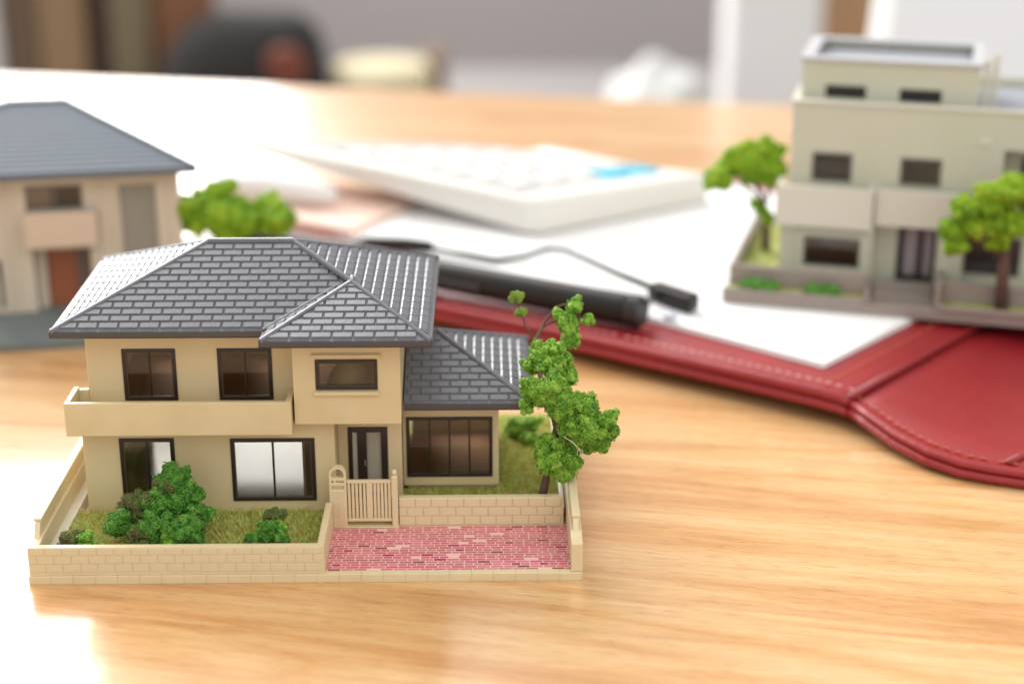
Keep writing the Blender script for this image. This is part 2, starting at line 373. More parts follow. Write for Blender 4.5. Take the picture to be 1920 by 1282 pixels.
def roof_face(roof, O, E, Sv, outline, tiles_as_parts, tw=RT, rh=None, margin=.055, m=ROOF, phase=0.0, uch=None):
    """O origin at eave, E unit vector along eave, Sv unit vector up the slope; outline = convex polygon in (e,s), counter-clockwise"""
    O = Vector(O); E = Vector(E).normalized(); Sv = Vector(Sv).normalized(); N = E.cross(Sv).normalized()
    if N.z < 0: N = -N
    off = ORG[roof.name]; n = len(outline)
    inset = []
    # edges shifted inwards
    edges = []
    for i in range(n):
        a, b = outline[i], outline[(i+1) % n]; L = math.hypot(b[0]-a[0], b[1]-a[1]); nx, ny = -(b[1]-a[1])/L, (b[0]-a[0])/L
        edges.append(((a[0]+nx*margin, a[1]+ny*margin), (b[0]+nx*margin, b[1]+ny*margin)))
    smax = max(p[1] for p in outline); emin = min(p[0] for p in outline); emax = max(p[0] for p in outline)
    stuff = MB(); g = .019; h = .05; ch = .021; uch = uch or ch
    row = 0; s0 = .07
    full_mesh = None
    while s0 < smax:
        x = emin - tw*(0.5 if row % 2 else 0) + phase
        while x < emax:
            full = [(x+g/2, s0+g), (x+tw-g/2, s0+g), (x+tw-g/2, s0+rh), (x+g/2, s0+rh)]
            p = full
            for a, b in edges:
                p = clip_poly(p, a, b)
                if len(p) < 3: break
            if len(p) >= 3 and parea(p) > .012:
                whole = abs(parea(p)-parea(full)) < 1e-6
                cx = sum(q[0] for q in p)/len(p); cy = sum(q[1] for q in p)/len(p); k = len(p)
                mnw = min(max(q[0] for q in p)-min(q[0] for q in p), max(q[1] for q in p)-min(q[1] for q in p)); c = min(ch, mnw*.22)
                top = []
                for q in p:
                    dx, dy = cx-q[0], cy-q[1]
                    cy_ = min(uch, mnw*.45) if dy < 0 else c; top.append((q[0]+math.copysign(min(c, abs(dx)), dx), q[1]+math.copysign(min(cy_, abs(dy)), dy)))
                hs = lambda s_: h*(1.0 - .35*(s_-s0)/rh)     # lower edge stands proud
                P = [O+E*q[0]+Sv*q[1]+N*.001 for q in p] + [O+E*q[0]+Sv*q[1]+N*hs(q[1]) for q in top]
                F = [tuple(range(k, 2*k))] + [(i, (i+1) % k, (i+1) % k+k, i+k) for i in range(k)]
                if tiles_as_parts:
                    if whole and full_mesh:
                        o_ = link(full_mesh[0], 'tile', roof); o_.location = E*(x-full_mesh[1]) + Sv*(s0-full_mesh[2])
                    else:
                        o_ = link(MB().add(P, F).mesh('tile', m, off=off), 'tile', roof)
                        if whole: full_mesh = (o_.data, x, s0)
                else: stuff.add(P, F)
            x += tw
        s0 += rh; row += 1
    if stuff.f: link(stuff.mesh('tiles', m, off=off), 'tiles', roof, kind='stuff')
def cap_bar(mb, a, b, wd=.13, hh=.07):
    a, b = Vector(a), Vector(b); d = (b-a).normalized(); s_ = d.cross(Vector((0,0,1))).normalized()*wd/2; up = Vector((0,0,1))
    pr = [-s_-up*.03, -s_*.9+up*hh*.55, -s_*.45+up*hh, s_*.45+up*hh, s_*.9+up*hh*.55, s_-up*.03]
    mb.add([a+p for p in pr]+[b+p for p in pr], [(0,1,2,3,4,5), (11,10,9,8,7,6)]+[(i, i+6, (i+1) % 6+6, (i+1) % 6) for i in range(6)])

house = thing('model_house', 'cream two storey model house with grey hipped tile roofs, nearest the camera', 'model house', (4.5, 4.5, .35))
# --- walls
WT = .12
gw = MB()
W1 = (1.52, 2.75, .72, 2.20); WL = (4.02, 5.92, .64, 2.18)
gw.plate(.70, 6.38, .35, 2.60, 2.75, WT, [W1, WL])
gw.box(.70, .82, 2.871, 7.3, .35, 2.60); gw.box(6.26, 6.38, 2.871, 3.42, .35, 2.60)
gw.plate(6.385, 7.86, .35, 2.60, 3.42, WT, [(6.62, 7.53, .35, 2.16)])
gw.plate(.82, 7.86, .35, 2.60, 7.18, WT, [(1.3, 5.9, .45, 1.85)])
part('ground_floor_wall', gw, CREAM, house, .012)
uw = MB(); U1 = (1.66, 2.85, 2.98, 4.21); U2 = (3.79, 5.0, 2.98, 4.21)
uw.plate(.86, 5.56, 2.5, 4.80, 3.12, WT, [U1, U2]); uw.box(.86, .98, 3.241, 7.3, 2.605, 4.80)
uw.box(7.78, 7.9, 2.55, 7.3, 2.605, 4.80); uw.plate(.98, 7.78, 2.605, 4.80, 7.18, .12, [(1.5, 2.9, 3.0, 4.3), (4.0, 5.4, 3.0, 4.3), (6.2, 7.4, 3.2, 4.3)])
part('upper_floor_wall', uw, CREAM, house, .012)
TWN = (6.05, 7.41, 3.49, 4.20)
tw_ = MB().plate(5.55, 7.92, 2.66, 4.80, 2.40, WT, [TWN]); tw_.box(5.55, 5.67, 2.521, 3.118, 2.66, 4.80); tw_.box(5.56, 7.90, 2.53, 3.60, 2.615, 2.70)
part('bay_wall', tw_, CREAM, house, .012)
wg = MB(); WW = (7.92+.03, 9.95, .73, 2.24)
wg.plate(7.86, 10.10, .50, 2.62, 3.80, WT, [WW]); wg.box(9.98, 10.10, 3.921, 7.0, .50, 2.62); wg.plate(7.92, 9.98, .5, 2.62, 6.88, WT, [(8.3, 9.6, .9, 2.0)])
wg.box(7.95, 9.97, 3.92, 7.0, .35, .52); part('wing_wall', wg, CREAM, house, .012)
part('soffit', MB().box(.55, 8.3, 2.95, 7.5, 4.655, 4.70).box(5.25, 8.25, 2.15, 2.94, 4.655, 4.70).box(7.93, 10.5, 3.5, 7.2, 2.625, 2.665), CREAM, house, .01)
# floors and inside
part('floor_plate', MB().box(.83, 7.8, 2.88, 7.17, .352, .40), INFLOOR, house)
part('storey_plate', MB().box(.99, 5.54, 3.25, 7.17, 2.50, 2.56).box(5.7, 7.77, 2.53, 7.17, 2.705, 2.75), INNER, house)
part('partition', MB().box(3.25, 3.31, 2.88, 7.17, .41, 2.49).box(5.62, 5.68, 2.88, 7.17, .41, 2.49).box(3.3, 3.36, 3.25, 7.17, 2.57, 4.65), INNER, house)
part('ceiling_plate', MB().box(.99, 7.77, 3.25, 7.17, 4.60, 4.65).box(5.68, 7.77, 2.53, 3.24, 4.60, 4.65), INNER, house)
part('pale_inner_blob', MB().tube([(6.75,3.4,2.76),(6.7,3.5,3.2),(6.85,3.6,3.7),(6.9,3.6,3.95)], [.5,.55,.4,.15], 14), CREAM2, house, smooth=True)  # pale rounded blob standing behind the bay window
part('wing_floor', MB().box(7.93, 9.97, 3.93, 6.87, .53, .58), INNER, house)
# --- balcony
bal = MB(); bz0, bz1 = 2.49, 3.27
bal.box(.50, 5.50, 2.20, 2.32, bz0, bz1); bal.box(.50, .62, 2.321, 3.25, bz0, bz1); bal.box(5.38, 5.50, 2.321, 3.11, bz0, bz1)
bal.box(.621, 5.379, 2.321, 3.11, bz0+.01, bz0+.10); bal.box(.621, .855, 3.11, 3.25, bz0+.01, bz1-.03)
part('balcony', bal, CREAM, house, .014)
# --- windows
def window(parent, h, v, mulls=1, pane=GLASS, fw=.075, inner_lip=True, m=BROWN, depth=.10, proud=.03):
    u0, u1, z0, z1 = h; f = MB(); a, b = v-proud, v+depth
    f.box(u0, u1, a, b, z0, z0+fw); f.box(u0, u1, a, b, z1-fw, z1); f.box(u0, u0+fw, a, b, z0+fw, z1-fw); f.box(u1-fw, u1, a, b, z0+fw, z1-fw)
    fo = part('window', f, m, parent, .008)
    us = [u0+fw+(u1-u0-2*fw)*i/(mulls+1) for i in range(mulls+2)]
    for i in range(1, mulls+1):
        part('mullion', MB().box(us[i]-.022, us[i]+.022, v, b-.02, z0+fw, z1-fw), m, fo, .005)
    for i in range(mulls+1):
        part('pane', MB().box(us[i]+(.022 if i else 0), us[i+1]-(.022 if i < mulls else 0), v+.04, v+.052, z0+fw, z1-fw), pane, fo)
    if inner_lip:
        l = MB(); q = .022; L0, L1, M0, M1 = u0+fw, u1-fw, z0+fw, z1-fw
        l.box(L0, L1, v, v+.036, M0, M0+q); l.box(L0, L1, v, v+.036, M1-q, M1); l.box(L0, L0+q, v, v+.036, M0+q, M1-q); l.box(L1-q, L1, v, v+.036, M0+q, M1-q)
        part('bead', l, BEAD, fo)
    return fo
BEAD = mat('brown_bead', (.10, .07, .055), .3)
window(house, W1, 2.75); window(house, WL, 2.75, pane=FROST); window(house, U1, 3.12); window(house, U2, 3.12)
window(house, TWN, 2.40, 0); window(house, WW, 3.80, 3, inner_lip=False)
part('window_hood', MB().prism([(2.40,4.36),(2.31,4.33),(2.31,4.27),(2.40,4.25)], 'x', 5.97, 7.49), CREAM, house, .01)
part('window_sill', MB().box(6.00, 7.45, 2.32, 2.399, 3.37, 3.46), CREAM, house, .015)
# --- door
dr = MB(); dv = 3.40
for b_ in ((6.62, 6.72), (6.83, 7.05), (7.38, 7.53)): dr.box(*b_, dv, dv+.1, .35, 2.16)
dr.box(6.72, 6.83, dv, dv+.1, 2.03, 2.16); dr.box(7.05, 7.38, dv, dv+.1, 2.03, 2.16); dr.box(6.72, 6.83, dv, dv+.1, .35, .5); dr.box(7.05, 7.38, dv, dv+.1, .35, .5)
d = part('door', dr, BROWN, house, .008)
part('pane', MB().box(6.72, 6.83, dv+.05, dv+.06, .5, 2.03), MILK, d)
fl = MB(); n = 13
pts = [(7.05+.33*i/(2*n), dv+.05+(.018 if i % 2 else 0)) for i in range(2*n+1)]; pts2 = [(a, b+.012) for a, b in reversed(pts)]
fl.prism(pts+pts2, 'z', .5, 2.03); part('fluted_pane', fl, MILK, d)
part('handle', MB().box(6.99, 7.02, dv-.03, dv-.001, 1.2, 1.34), mat('steel', (.5, .5, .5), .3, metallic=1), d, .006)
# --- roofs
EZ = 4.85
def eave_band(mb, pts, z0=4.70, z1=4.86, t_=.10):
    """gutter following plan polyline pts"""
    for a, b in zip(pts[:-1], pts[1:]):
        a, b = Vector((*a, 0)), Vector((*b, 0)); d_ = (b-a).normalized(); nrm = Vector((-d_.y, d_.x, 0))*t_
        prof = [(0, z0+.035), (0, z1-.02), (.02, z1), (1, z1), (1, z0), (.25, z0)]
        P = [];
        for e in (a, b):
            for q, z in prof: P.append(e + nrm*q + Vector((0, 0, z)))
        k = len(prof); mb.add(P, [tuple(range(k)), tuple(range(2*k-1, k-1, -1))]+[(i, i+k, (i+1) % k+k, (i+1) % k) for i in range(k)])
roof = thing_roof = link(None, 'roof', house) if False else None
# main roof body
RL, RRr, FV, BV, RV = .30, 8.63, 2.45, 7.85, 5.15; RA, RB, RZ = 3.4, 5.36, 6.10
body = MB()
P = [(RL,FV,EZ),(RRr,FV,EZ),(RRr,BV,EZ),(RL,BV,EZ),(RA,RV,RZ),(RB,RV,RZ)]
body.add(P+[(p[0],p[1],4.71) for p in P[:4]], [(0,1,5,4),(1,2,5),(2,3,4,5),(3,0,4),(0,1,7,6),(1,2,8,7),(2,3,9,8),(3,0,6,9),(6,7,8,9)])
roof = part('main_roof', body, ROOF, house)
ns = Vector((0, RV-FV, RZ-EZ)).normalized(); lf = math.hypot(RV-FV, RZ-EZ)
fr = (RZ-EZ)/(RV-FV)
roof_face(roof, (RL,FV,EZ), (1,0,0), ns, [(0,0),(6.0,0),(6.45,lf*.56),(RB-RL,lf),(RA-RL,lf)], True, rh=RR*math.hypot(1, fr), phase=.12)
nl = Vector((RA-RL, 0, RZ-EZ)).normalized(); ll = math.hypot(RA-RL, RZ-EZ)
roof_face(roof, (RL,BV,EZ), (0,-1,0), nl, [(0,0),(BV-FV,0),(BV-RV,ll)], False, rh=.205)
nr = Vector((-(RRr-RB), 0, RZ-EZ)).normalized(); lr_ = math.hypot(RRr-RB, RZ-EZ)
nb = Vector((0, -(BV-RV), RZ-EZ)).normalized(); lb = math.hypot(BV-RV, RZ-EZ)
roof_face(roof, (RRr,BV,EZ), (-1,0,0), nb, [(0,0),(RRr-RL,0),(RRr-RA,lb),(RRr-RB,lb)], False, rh=.21)
caps = MB()
cap_bar(caps, (RL,FV,EZ), (RA,RV,RZ)); cap_bar(caps, (RL,BV,EZ), (RA,RV,RZ)); cap_bar(caps, (RA,RV,RZ+.005), (RB,RV,RZ+.005), .15, .075)
cap_bar(caps, (RRr,BV,EZ), (RB,RV,RZ)); cap_bar(caps, (RB,RV,RZ), (6.80,3.74,5.56))
part('ridge_cap', caps, ROOF, roof, .008)
gut = MB(); eave_band(gut, [(RL,BV),(RL,FV)][::-1][::-1]); gut = MB()
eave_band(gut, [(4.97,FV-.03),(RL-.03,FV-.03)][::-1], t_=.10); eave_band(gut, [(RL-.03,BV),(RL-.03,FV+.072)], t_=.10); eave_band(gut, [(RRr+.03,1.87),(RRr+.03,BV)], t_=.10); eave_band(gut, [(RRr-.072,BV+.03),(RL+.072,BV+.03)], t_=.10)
part('gutter', gut, GUTTER_SHADE, roof, .008)
# bay roof in front, sharing the right-hand slope
TL, TV, AX, AV, AZ = 4.95, 1.78, 6.80, 3.72, 5.56
b2 = MB(); vm = FV + (AZ-EZ)/fr
q = [(TL,TV,EZ),(RRr,TV,EZ),(AX,AV,AZ),(AX,vm,AZ),(TL,FV-.031,EZ)]
b2.add(q+[(TL,TV,4.71),(RRr,TV,4.71),(RRr,FV-.001,4.71),(TL,FV-.031,4.71),(RRr,FV-.001,EZ)],
       [(0,1,2),(0,2,3,4),(0,5,6,1),(0,4,8,5),(5,8,7,6),(1,6,7,9),(4,3,2,1,9),])
bay = part('bay_roof', b2, ROOF, house)
tf = Vector((0, AV-TV, AZ-EZ)).normalized(); tfl = math.hypot(AV-TV, AZ-EZ)
roof_face(bay, (TL,TV,EZ), (1,0,0), tf, [(0,0),(RRr-TL,0),(AX-TL,tfl)], True, tw=.46, rh=.222, phase=.16)
tl_ = Vector((AX-TL, 0, AZ-EZ)).normalized(); tll = math.hypot(AX-TL, AZ-EZ)
roof_face(bay, (TL,FV,EZ), (0,-1,0), tl_, [(0,0),(FV-TV,0),(FV-AV,tll),(FV-vm+.05,tll)], True, tw=.40, rh=.222, margin=.045)
# right slope of both roofs: one plane from the bay eave to the back
roof_right = MB().add([(RRr,TV,EZ+.003),(RRr,BV,EZ+.003),(RB,RV,RZ+.003),(AX,AV+.03,AZ+.006)], [(0,1,2,3)])
rr_ = part('right_roof_slope', roof_right, ROOF, house)
roof_face(rr_, (RRr,TV,EZ+.003), (0,1,0), nr, [(0,0),(BV-TV,0),(RV-TV,lr_),(AV-TV,math.hypot(RRr-AX,AZ-EZ))], False, tw=.45, rh=.236, uch=.044)
c2 = MB(); cap_bar(c2, (TL,TV,EZ), (AX,AV,AZ)); cap_bar(c2, (RRr,TV,EZ), (AX,AV,AZ)); cap_bar(c2, (AX,AV-.02,AZ+.004), (AX,vm+.05,AZ+.004))
cap_bar(c2, (TL-.02,FV+.02,EZ), (AX-.06,vm,AZ-.01), .07, .06)
part('ridge_cap', c2, ROOF, bay, .008)
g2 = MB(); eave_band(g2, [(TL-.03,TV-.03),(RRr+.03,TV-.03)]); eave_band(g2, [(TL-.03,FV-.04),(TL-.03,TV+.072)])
part('gutter', g2, GUTTER_SHADE, bay, .008)
# wing roof
WL0, WR0, WF0, WB0, WRV, WRU, WZ0, WZ1 = 7.94, 10.85, 3.15, 7.55, 5.35, 8.65, 2.82, 3.82
b3 = MB(); P = [(WL0,WF0,WZ0),(WR0,WF0,WZ0),(WR0,WB0,WZ0),(WL0,WB0,WZ0),(WRU,WRV,WZ1),(WL0,WRV,WZ1)]
b3.add(P+[(p[0],p[1],2.68) for p in P[:4]], [(0,1,4,5),(1,2,4),(2,3,5,4),(0,6,7,1),(1,7,8,2),(2,8,9,3),(6,9,8,7),(0,5,3,9,6)])
wr = part('wing_roof', b3, ROOF, house)
wf = Vector((0, WRV-WF0, WZ1-WZ0)).normalized(); wfl = math.hypot(WRV-WF0, WZ1-WZ0)
roof_face(wr, (WL0,WF0,WZ0), (1,0,0), wf, [(0,0),(WR0-WL0,0),(WRU-WL0,wfl),(0,wfl)], True, rh=.218, phase=.14)
wrr = Vector((-(WR0-WRU), 0, WZ1-WZ0)).normalized(); wrl = math.hypot(WR0-WRU, WZ1-WZ0)
roof_face(wr, (WR0,WF0,WZ0), (0,1,0), wrr, [(0,0),(WB0-WF0,0),(WRV-WF0,wrl)], True, rh=.236, uch=.044)
c3 = MB(); cap_bar(c3, (WR0,WF0,WZ0), (WRU,WRV,WZ1)); cap_bar(c3, (WR0,WB0,WZ0), (WRU,WRV,WZ1)); cap_bar(c3, (WL0,WRV,WZ1), (WRU,WRV,WZ1))
part('ridge_cap', c3, ROOF, wr, .008)
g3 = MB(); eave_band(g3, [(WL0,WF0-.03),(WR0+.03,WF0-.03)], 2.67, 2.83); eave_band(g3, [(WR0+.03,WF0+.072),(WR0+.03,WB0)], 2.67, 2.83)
part('gutter', g3, GUTTER_SHADE, wr, .008)

# ================================================================== PLOT OF THE MODEL HOUSE
PD = 8.9
base = thing('base_plate', 'flat cream base plate under the nearest model house, with kerb stones and pink brick print', 'base plate', (5.9, 4.4, 0))
part('slab', MB().box(.01, 11.86, .03, PD, 0, .17), CREAM2, base)
x = 0; k = 0
while x < 11.86:
    x2 = min(x+.472, 11.87)
    part('kerb_stone', MB().box(x, x2, -.02, .16 if x < 6.2 else .17, 0, .19), CREAM2, base, .007, seg=1); x = x2+.002
part('paving_print', MB().box(6.34, 11.62, .175, 2.27, .17, .182), PAVER, base)
part('path_strip', MB().box(.22, .46, .45, 8.3, .17, .44), LEDGE, base, .02)
part('garden_ground', MB().box(.47, 6.18, .17, 2.745, .17, .37).box(6.39, 7.86, 2.5, 3.41, .17, .30), LAWN, base)
part('side_ground', MB().box(7.84, 11.60, 2.52, 8.5, .17, .34), LAWN, base)
part('path_step', MB().box(6.27, 7.82, 2.20, 2.50, .183, .215), CREAM2, base, .01)
part('side_strip', MB().box(11.50, 11.60, 2.55, 8.4, .345, .52), LEDGE, base, .02)

def brick_wall(name, label, u0, u1, v0, v1, z0, z1, courses, bw=.368, j=.006, pr=.012, org=None):
    wl = thing(name, label, 'garden wall', org or ((u0+u1)/2, (v0+v1)/2, z0))
    part('wall_core', MB().box(u0, u1, v0, v1, z0, z1), CREAM2, wl, .012)
    for i, (c0, c1) in enumerate(courses):
        x = u0 - (bw/2 if i % 2 else 0); sh = {}
        while x < u1:
            a, b = max(x+j, u0+.01), min(x+bw-j, u1-.01)
            if b-a > .05:
                key = round(b-a, 3)
                if key not in sh: sh[key] = MB().box(0, b-a, -pr, .001, 0, c1-c0-2*j-.002).mesh('brick', CREAM2, .006, seg=1)
                inst('brick', sh[key], wl, (a, v0, c0+j+.001))
            x += bw
    return wl
fw_ = brick_wall('garden_wall', 'low cream block wall along the front of the shrub garden', 0.02, 6.33, .02, .17, .191, .855, [(.27,.47),(.47,.67),(.67,.83)])
bw_ = brick_wall('garden_wall', 'low cream block wall between the pink paving and the tree, right of the slatted gate', 7.82, 11.56, 2.33, 2.50, .172, .87, [(.20,.42),(.42,.64),(.64,.865)], j=.010, pr=.02)
dv_ = MB().box(6.18, 6.33, .171, 2.18, .172, .855); dv_.box(6.10, 6.179, .19, 2.15, .172, .52)
solo('divider_wall', dv_, CREAM2, 'plain cream dividing wall running back from the front corner to the arched gatepost', 'garden wall', (6.25, 1.2, .172), .02)
def side_fence(mir, label):
    X = (lambda u: u) if not mir else (lambda u: 11.87-u)
    def bx(mb, a, b, *r): a, b = sorted((X(a), X(b))); return mb.box(a, b, *r)
    f = thing('side_fence', label, 'fence', (X(11.75), 4.4, .172))
    a, b = sorted((X(11.62), X(11.87)))
    part('low_wall', MB().prism([(.02,.191),(.02,.86),(.36,.86),(.52,.93),(PD,.93),(PD,.191)] if not mir else [(.20,.191),(.20,.84),(.36,.86),(.52,.88),(PD,.88),(PD,.191)], 'x', a, b), CREAM2, f, .022)
    a, b = sorted((X(11.68), X(11.80)))
    part('fence_panel', MB().prism([(.45,.86),(.62,1.16),(PD-.02,1.16),(PD-.02,.86)], 'x', a, b), CREAM2, f, .01)
    part('coping', bx(MB(), 11.66, 11.84, .66, PD, 1.161, 1.235), CREAM2, f, .02)
    return f
side_fence(False, 'cream side fence with stepped front end beside the pink paving, right edge of the plot')
side_fence(True, 'cream side fence behind the left end of the shrub garden')

# arched gate post
gp = thing('gatepost', 'cream brick gatepost with an open arch on top and a mail slot', 'gatepost', (6.46, 2.3, .2))
u0, u1, v0, v1 = 6.27, 6.655, 2.20, 2.34
cx, ro = (u0+u1)/2, (u1-u0)/2; ri = ro-.055; zc = 1.71-ro
prof = []
for i in range(17): a = math.pi*i/16; prof.append((cx+ro*math.cos(a), zc+ro*math.sin(a)))
for i in range(17): a = math.pi*(16-i)/16; prof.append((cx+ri*math.cos(a), zc+ri*math.sin(a)))
arch = MB()
for i in range(16):
    a, b = prof[i], prof[i+1]; c_, d_ = prof[33-i-1], prof[33-i]
    arch.add([(a[0],v0,a[1]),(b[0],v0,b[1]),(c_[0],v0,c_[1]),(d_[0],v0,d_[1]),(a[0],v1,a[1]),(b[0],v1,b[1]),(c_[0],v1,c_[1]),(d_[0],v1,d_[1])],
             [(0,1,2,3),(4,7,6,5),(0,4,5,1),(2,6,7,3)])
part('arch', arch, CREAM2, gp, smooth=False)
part('post_frame', MB().plate(u0, u1, .2, zc, v0, .14, [(u0+.055, u1-.055, 1.15, 1.24), (u0+.055, u0+.10, 1.31, 1.37), (u0+.155, u1-.055, 1.31, 1.37), (u0+.055, u1-.055, 1.43, 1.6)]), CREAM2, gp, .008)
part('recess_back', MB().box(u0+.03, u1-.03, v0+.07, v1-.01, .9, 1.36), CREAM2, gp)
for i in range(14):
    z = .25+i*.063
    for j in range(2):
        a = u0+.062+j*.132; part('brick', MB().box(a, a+.126, v0-.012, v0+.002, z, z+.054), CREAM2, gp, .005, seg=1)
post = MB().box(7.665, 7.805, 2.22, 2.36, .2, 1.46)
gp2 = thing('gatepost', 'slim cream gatepost with a round ball top, right of the slatted gate', 'gatepost', (7.735, 2.29, .2))
part('post_shaft', post, CREAM2, gp2, .03)
ball = MB(); ball.tube([(7.735, 2.29, 1.45+.075*(1-math.cos(math.pi*i/8))) for i in range(9)], [.004+.058*math.sin(math.pi*i/8) for i in range(9)], 12)
part('ball_finial', ball, CREAM2, gp2, smooth=True)
gate = thing('garden_gate', 'cream slatted double garden gate between the two gateposts', 'gate', (7.16, 2.3, .3))
part('top_rail', MB().box(6.66, 7.66, 2.25, 2.34, 1.27, 1.345), CREAM2, gate, .012); part('bottom_rail', MB().box(6.66, 7.66, 2.25, 2.34, .33, .40), CREAM2, gate, .012)
part('centre_stile', MB().box(7.10, 7.235, 2.25, 2.33, .40, 1.27), CREAM2, gate, .012)
sl = MB().box(0, .062, 2.265, 2.325, .40, 1.27).mesh('slat', CREAM2, .010, off=(0, 0, 0), seg=1)
for i in range(5): inst('slat', sl, gate, (6.675+i*.086, 0, 0)); inst('slat', sl, gate, (7.255+i*.082, 0, 0))

grass('lawn', 'short dry green grass of the front garden under the shrubs', [(.5, 6.1, .2, 2.72)], .36, 9000, BLADE)
grass('lawn', 'short green grass beside the wing and around the green tree', [(7.86, 11.48, 2.54, 3.78), (10.12, 11.48, 3.78, 8.4), (7.9, 10.0, 3.5, 3.9)], .33, 9000, BLADE, .11)

def shrub(name, label, cl, mats, group=None, **kw):
    s_ = thing(name, label, 'shrub', (cl[0][0], cl[0][1], .37), group)
    for i, c in enumerate(cl): clump(s_, c[:3], c[3], mats[i % len(mats)] if not isinstance(c[-1], str) else {'d': MOSSD, 'b': MOSSB, 'g': MOSS}[c[-1]], **kw)
    return s_
shrub('shrub', 'large dark green shrub of several mounds in the middle of the front garden',
      [(2.86,1.9,1.55,.37,'d'),(3.18,1.7,1.28,.30,'d'),(3.42,1.5,.90,.30,'d'),(2.72,1.7,1.42,.26,'b'),(2.45,1.4,1.30,.2,'b'),(2.62,1.5,1.18,.38,'d'),(2.1,1.5,1.15,.34,'b'),(1.77,1.2,.85,.33,'d'),(3.24,.85,.78,.36,'d'),(2.62,1.0,.85,.38,'d'),(2.98,.6,.65,.26,'g'),(2.27,.8,.72,.28,'b')], None, dens=.75)
shrub('shrub', 'small brownish green shrub at the left end of the front garden', [(.74,.66,.66,.24,'b'),(1.12,.62,.66,.22,'g'),(.95,.9,.66,.2,'b')], None)
shrub('shrub', 'small bright green shrub with a brown top near the dividing wall', [(5.0,1.0,.72,.30,'d'),(5.14,1.35,.92,.20,'b'),(4.74,.75,.62,.2,'d'),(5.34,.8,.62,.18,'d'),(5.2,1.0,.78,.2,'g')], None)
shrub('shrub', 'small blurred green shrub in the grass behind the wing', [(10.53,7.0,.55,.28,'g'),(11.0,7.0,.7,.2,'g'),(10.86,6.5,.45,.18,'g')], None, dens=.4, loop=.06, tube=.016)

# tree on the right of the plot
tr = thing('tree', 'leaning green lichen tree with a bare brown trunk right of the model house', 'tree', (11.0, 2.8, .34))
T = [(11.03,2.75,.3,.115),(11.09,2.75,.69,.10),(11.2,2.75,1.3,.095),(11.34,2.8,1.87,.09),(11.41,2.85,2.37,.085),(11.3,2.95,2.79,.075),(11.12,3.1,3.12,.07),(11.04,3.5,3.42,.06),(10.97,4.0,3.76,.05),(10.98,4.4,3.94,.045),(11.2,4.85,4.2,.035),(11.45,5,4.5,.025),(11.8,5,4.62,.02)]
tk = MB(); tk.tube([p[:3] for p in T], [p[3]*(1+.12*math.sin(i*2.3)) for i, p in enumerate(T)], 10)
for a, b, c_ in (((11.38,2.83,2.2),(11.8,2.75,2.3),(12.4,2.6,2.5)), ((11.25,2.78,1.6),(11.45,2.65,1.5),(11.6,2.5,1.4)), ((11.3,2.95,2.79),(11.6,2.9,2.9),(12.0,2.85,2.9)), ((11.1,3.1,3.1),(10.9,3.0,3.2),(10.7,3.0,3.2))):
    tk.tube([a, b, c_], [.05, .035, .02], 7)
tkk = part('trunk', tk, TRUNK, tr, smooth=True)
for a in ([(10.98,4.3,3.9),(10.75,4.7,4.15),(10.62,4.95,4.4),(10.52,5,4.75)], [(11.1,4.7,4.1),(11.35,4.8,4.2),(11.7,4.85,4.28),(12.1,4.9,4.28)]):
    part('branch', MB().tube(a, [.03, .026, .02, .014], 7), TRUNK, tr, smooth=True)
part('bare_twig', MB().tube([(11.55,2.15,2.42),(11.75,2.12,2.30),(11.9,2.1,2.1),(12.02,2.1,1.86)], [.008,.012,.01,.006], 5).tube([(11.86,2.1,2.16),(11.83,2.08,2.0)], .006, 5).tube([(11.86,2.1,2.16),(11.97,2.08,2.12)], .006, 5), mat('pale_twig', (.6, .55, .42), .6), tr)
TC = [(11.42,2.6,1.76,.42),(11.6,2.5,1.50,.32),(11.15,2.7,1.98,.28),(12.0,2.6,2.42,.44),(12.42,2.6,2.45,.32),(11.96,2.85,2.78,.42),(11.5,2.9,2.88,.38),(11.05,2.9,3.12,.30),(10.85,2.95,3.25,.26),(11.3,3.0,3.22,.36),(12.28,2.6,2.15,.32),(10.72,3.0,2.85,.2),(12.6,2.6,2.7,.19)]
for c_ in TC: clump(tr, c_[:3], c_[3]*1.0, MOSS)
for c_ in [(11.02,3.9,3.62,.34),(11.45,3.9,3.50,.36),(11.7,3.8,3.24,.25),(11.35,4.0,3.78,.26)]: clump(tr, c_[:3], c_[3], MOSS, dens=.5, tube=.016)
for c_ in [(11.80,4.6,3.80,.22),(11.67,4.8,4.2,.27),(11.9,5.0,4.55,.2),(12.2,4.9,4.24,.14),(11.5,4.9,4.38,.15),(11.75,4.7,4.0,.2)]: clump(tr, c_[:3], c_[3], MOSS, dens=.5, tube=.016)
for c_ in [(10.55,5,4.78,.13),(10.64,5,4.36,.12),(10.46,5,4.72,.07)]: clump(tr, c_[:3], c_[3], MOSSY, dens=.6)

# ================================================================== MODEL HOUSE, left rear
setframe((-9.6, 49.0, 0), 10)
lh = thing('model_house', 'beige model house with a plain slate blue roof, blurred behind on the left', 'model house', (-4.8, 3.5, 0))
part('base_slab', MB().box(-10.6, .9, -2.2, 8.2, 0, .25), ASPH, lh, .03)
w = MB(); h1 = (-5.18,-3.48,3.5,4.26); h2 = (-2.38,-1.32,.7,4.18); h3 = (-5.12,-3.40,.25,2.22); h4 = (-7.3,-6.1,.45,1.95)
w.plate(-9.2, -.56, .25, 4.70, .7, .15, [h1, h2, h3, h4]); w.box(-.71, -.56, .851, 1.3, .25, 4.7); w.prism([(-.56,1.301),(-2.9,4.7),(-3.03,4.6),(-.71,1.301)], 'z', .25, 4.7); w.box(-9.2, -9.05, .851, 5.4, .25, 4.7); w.plate(-9.05, -3.0, .25, 4.7, 5.2, .15, [(-8, -6.5, 1, 3.5)])
part('wall', w, SIDING, lh, .015)
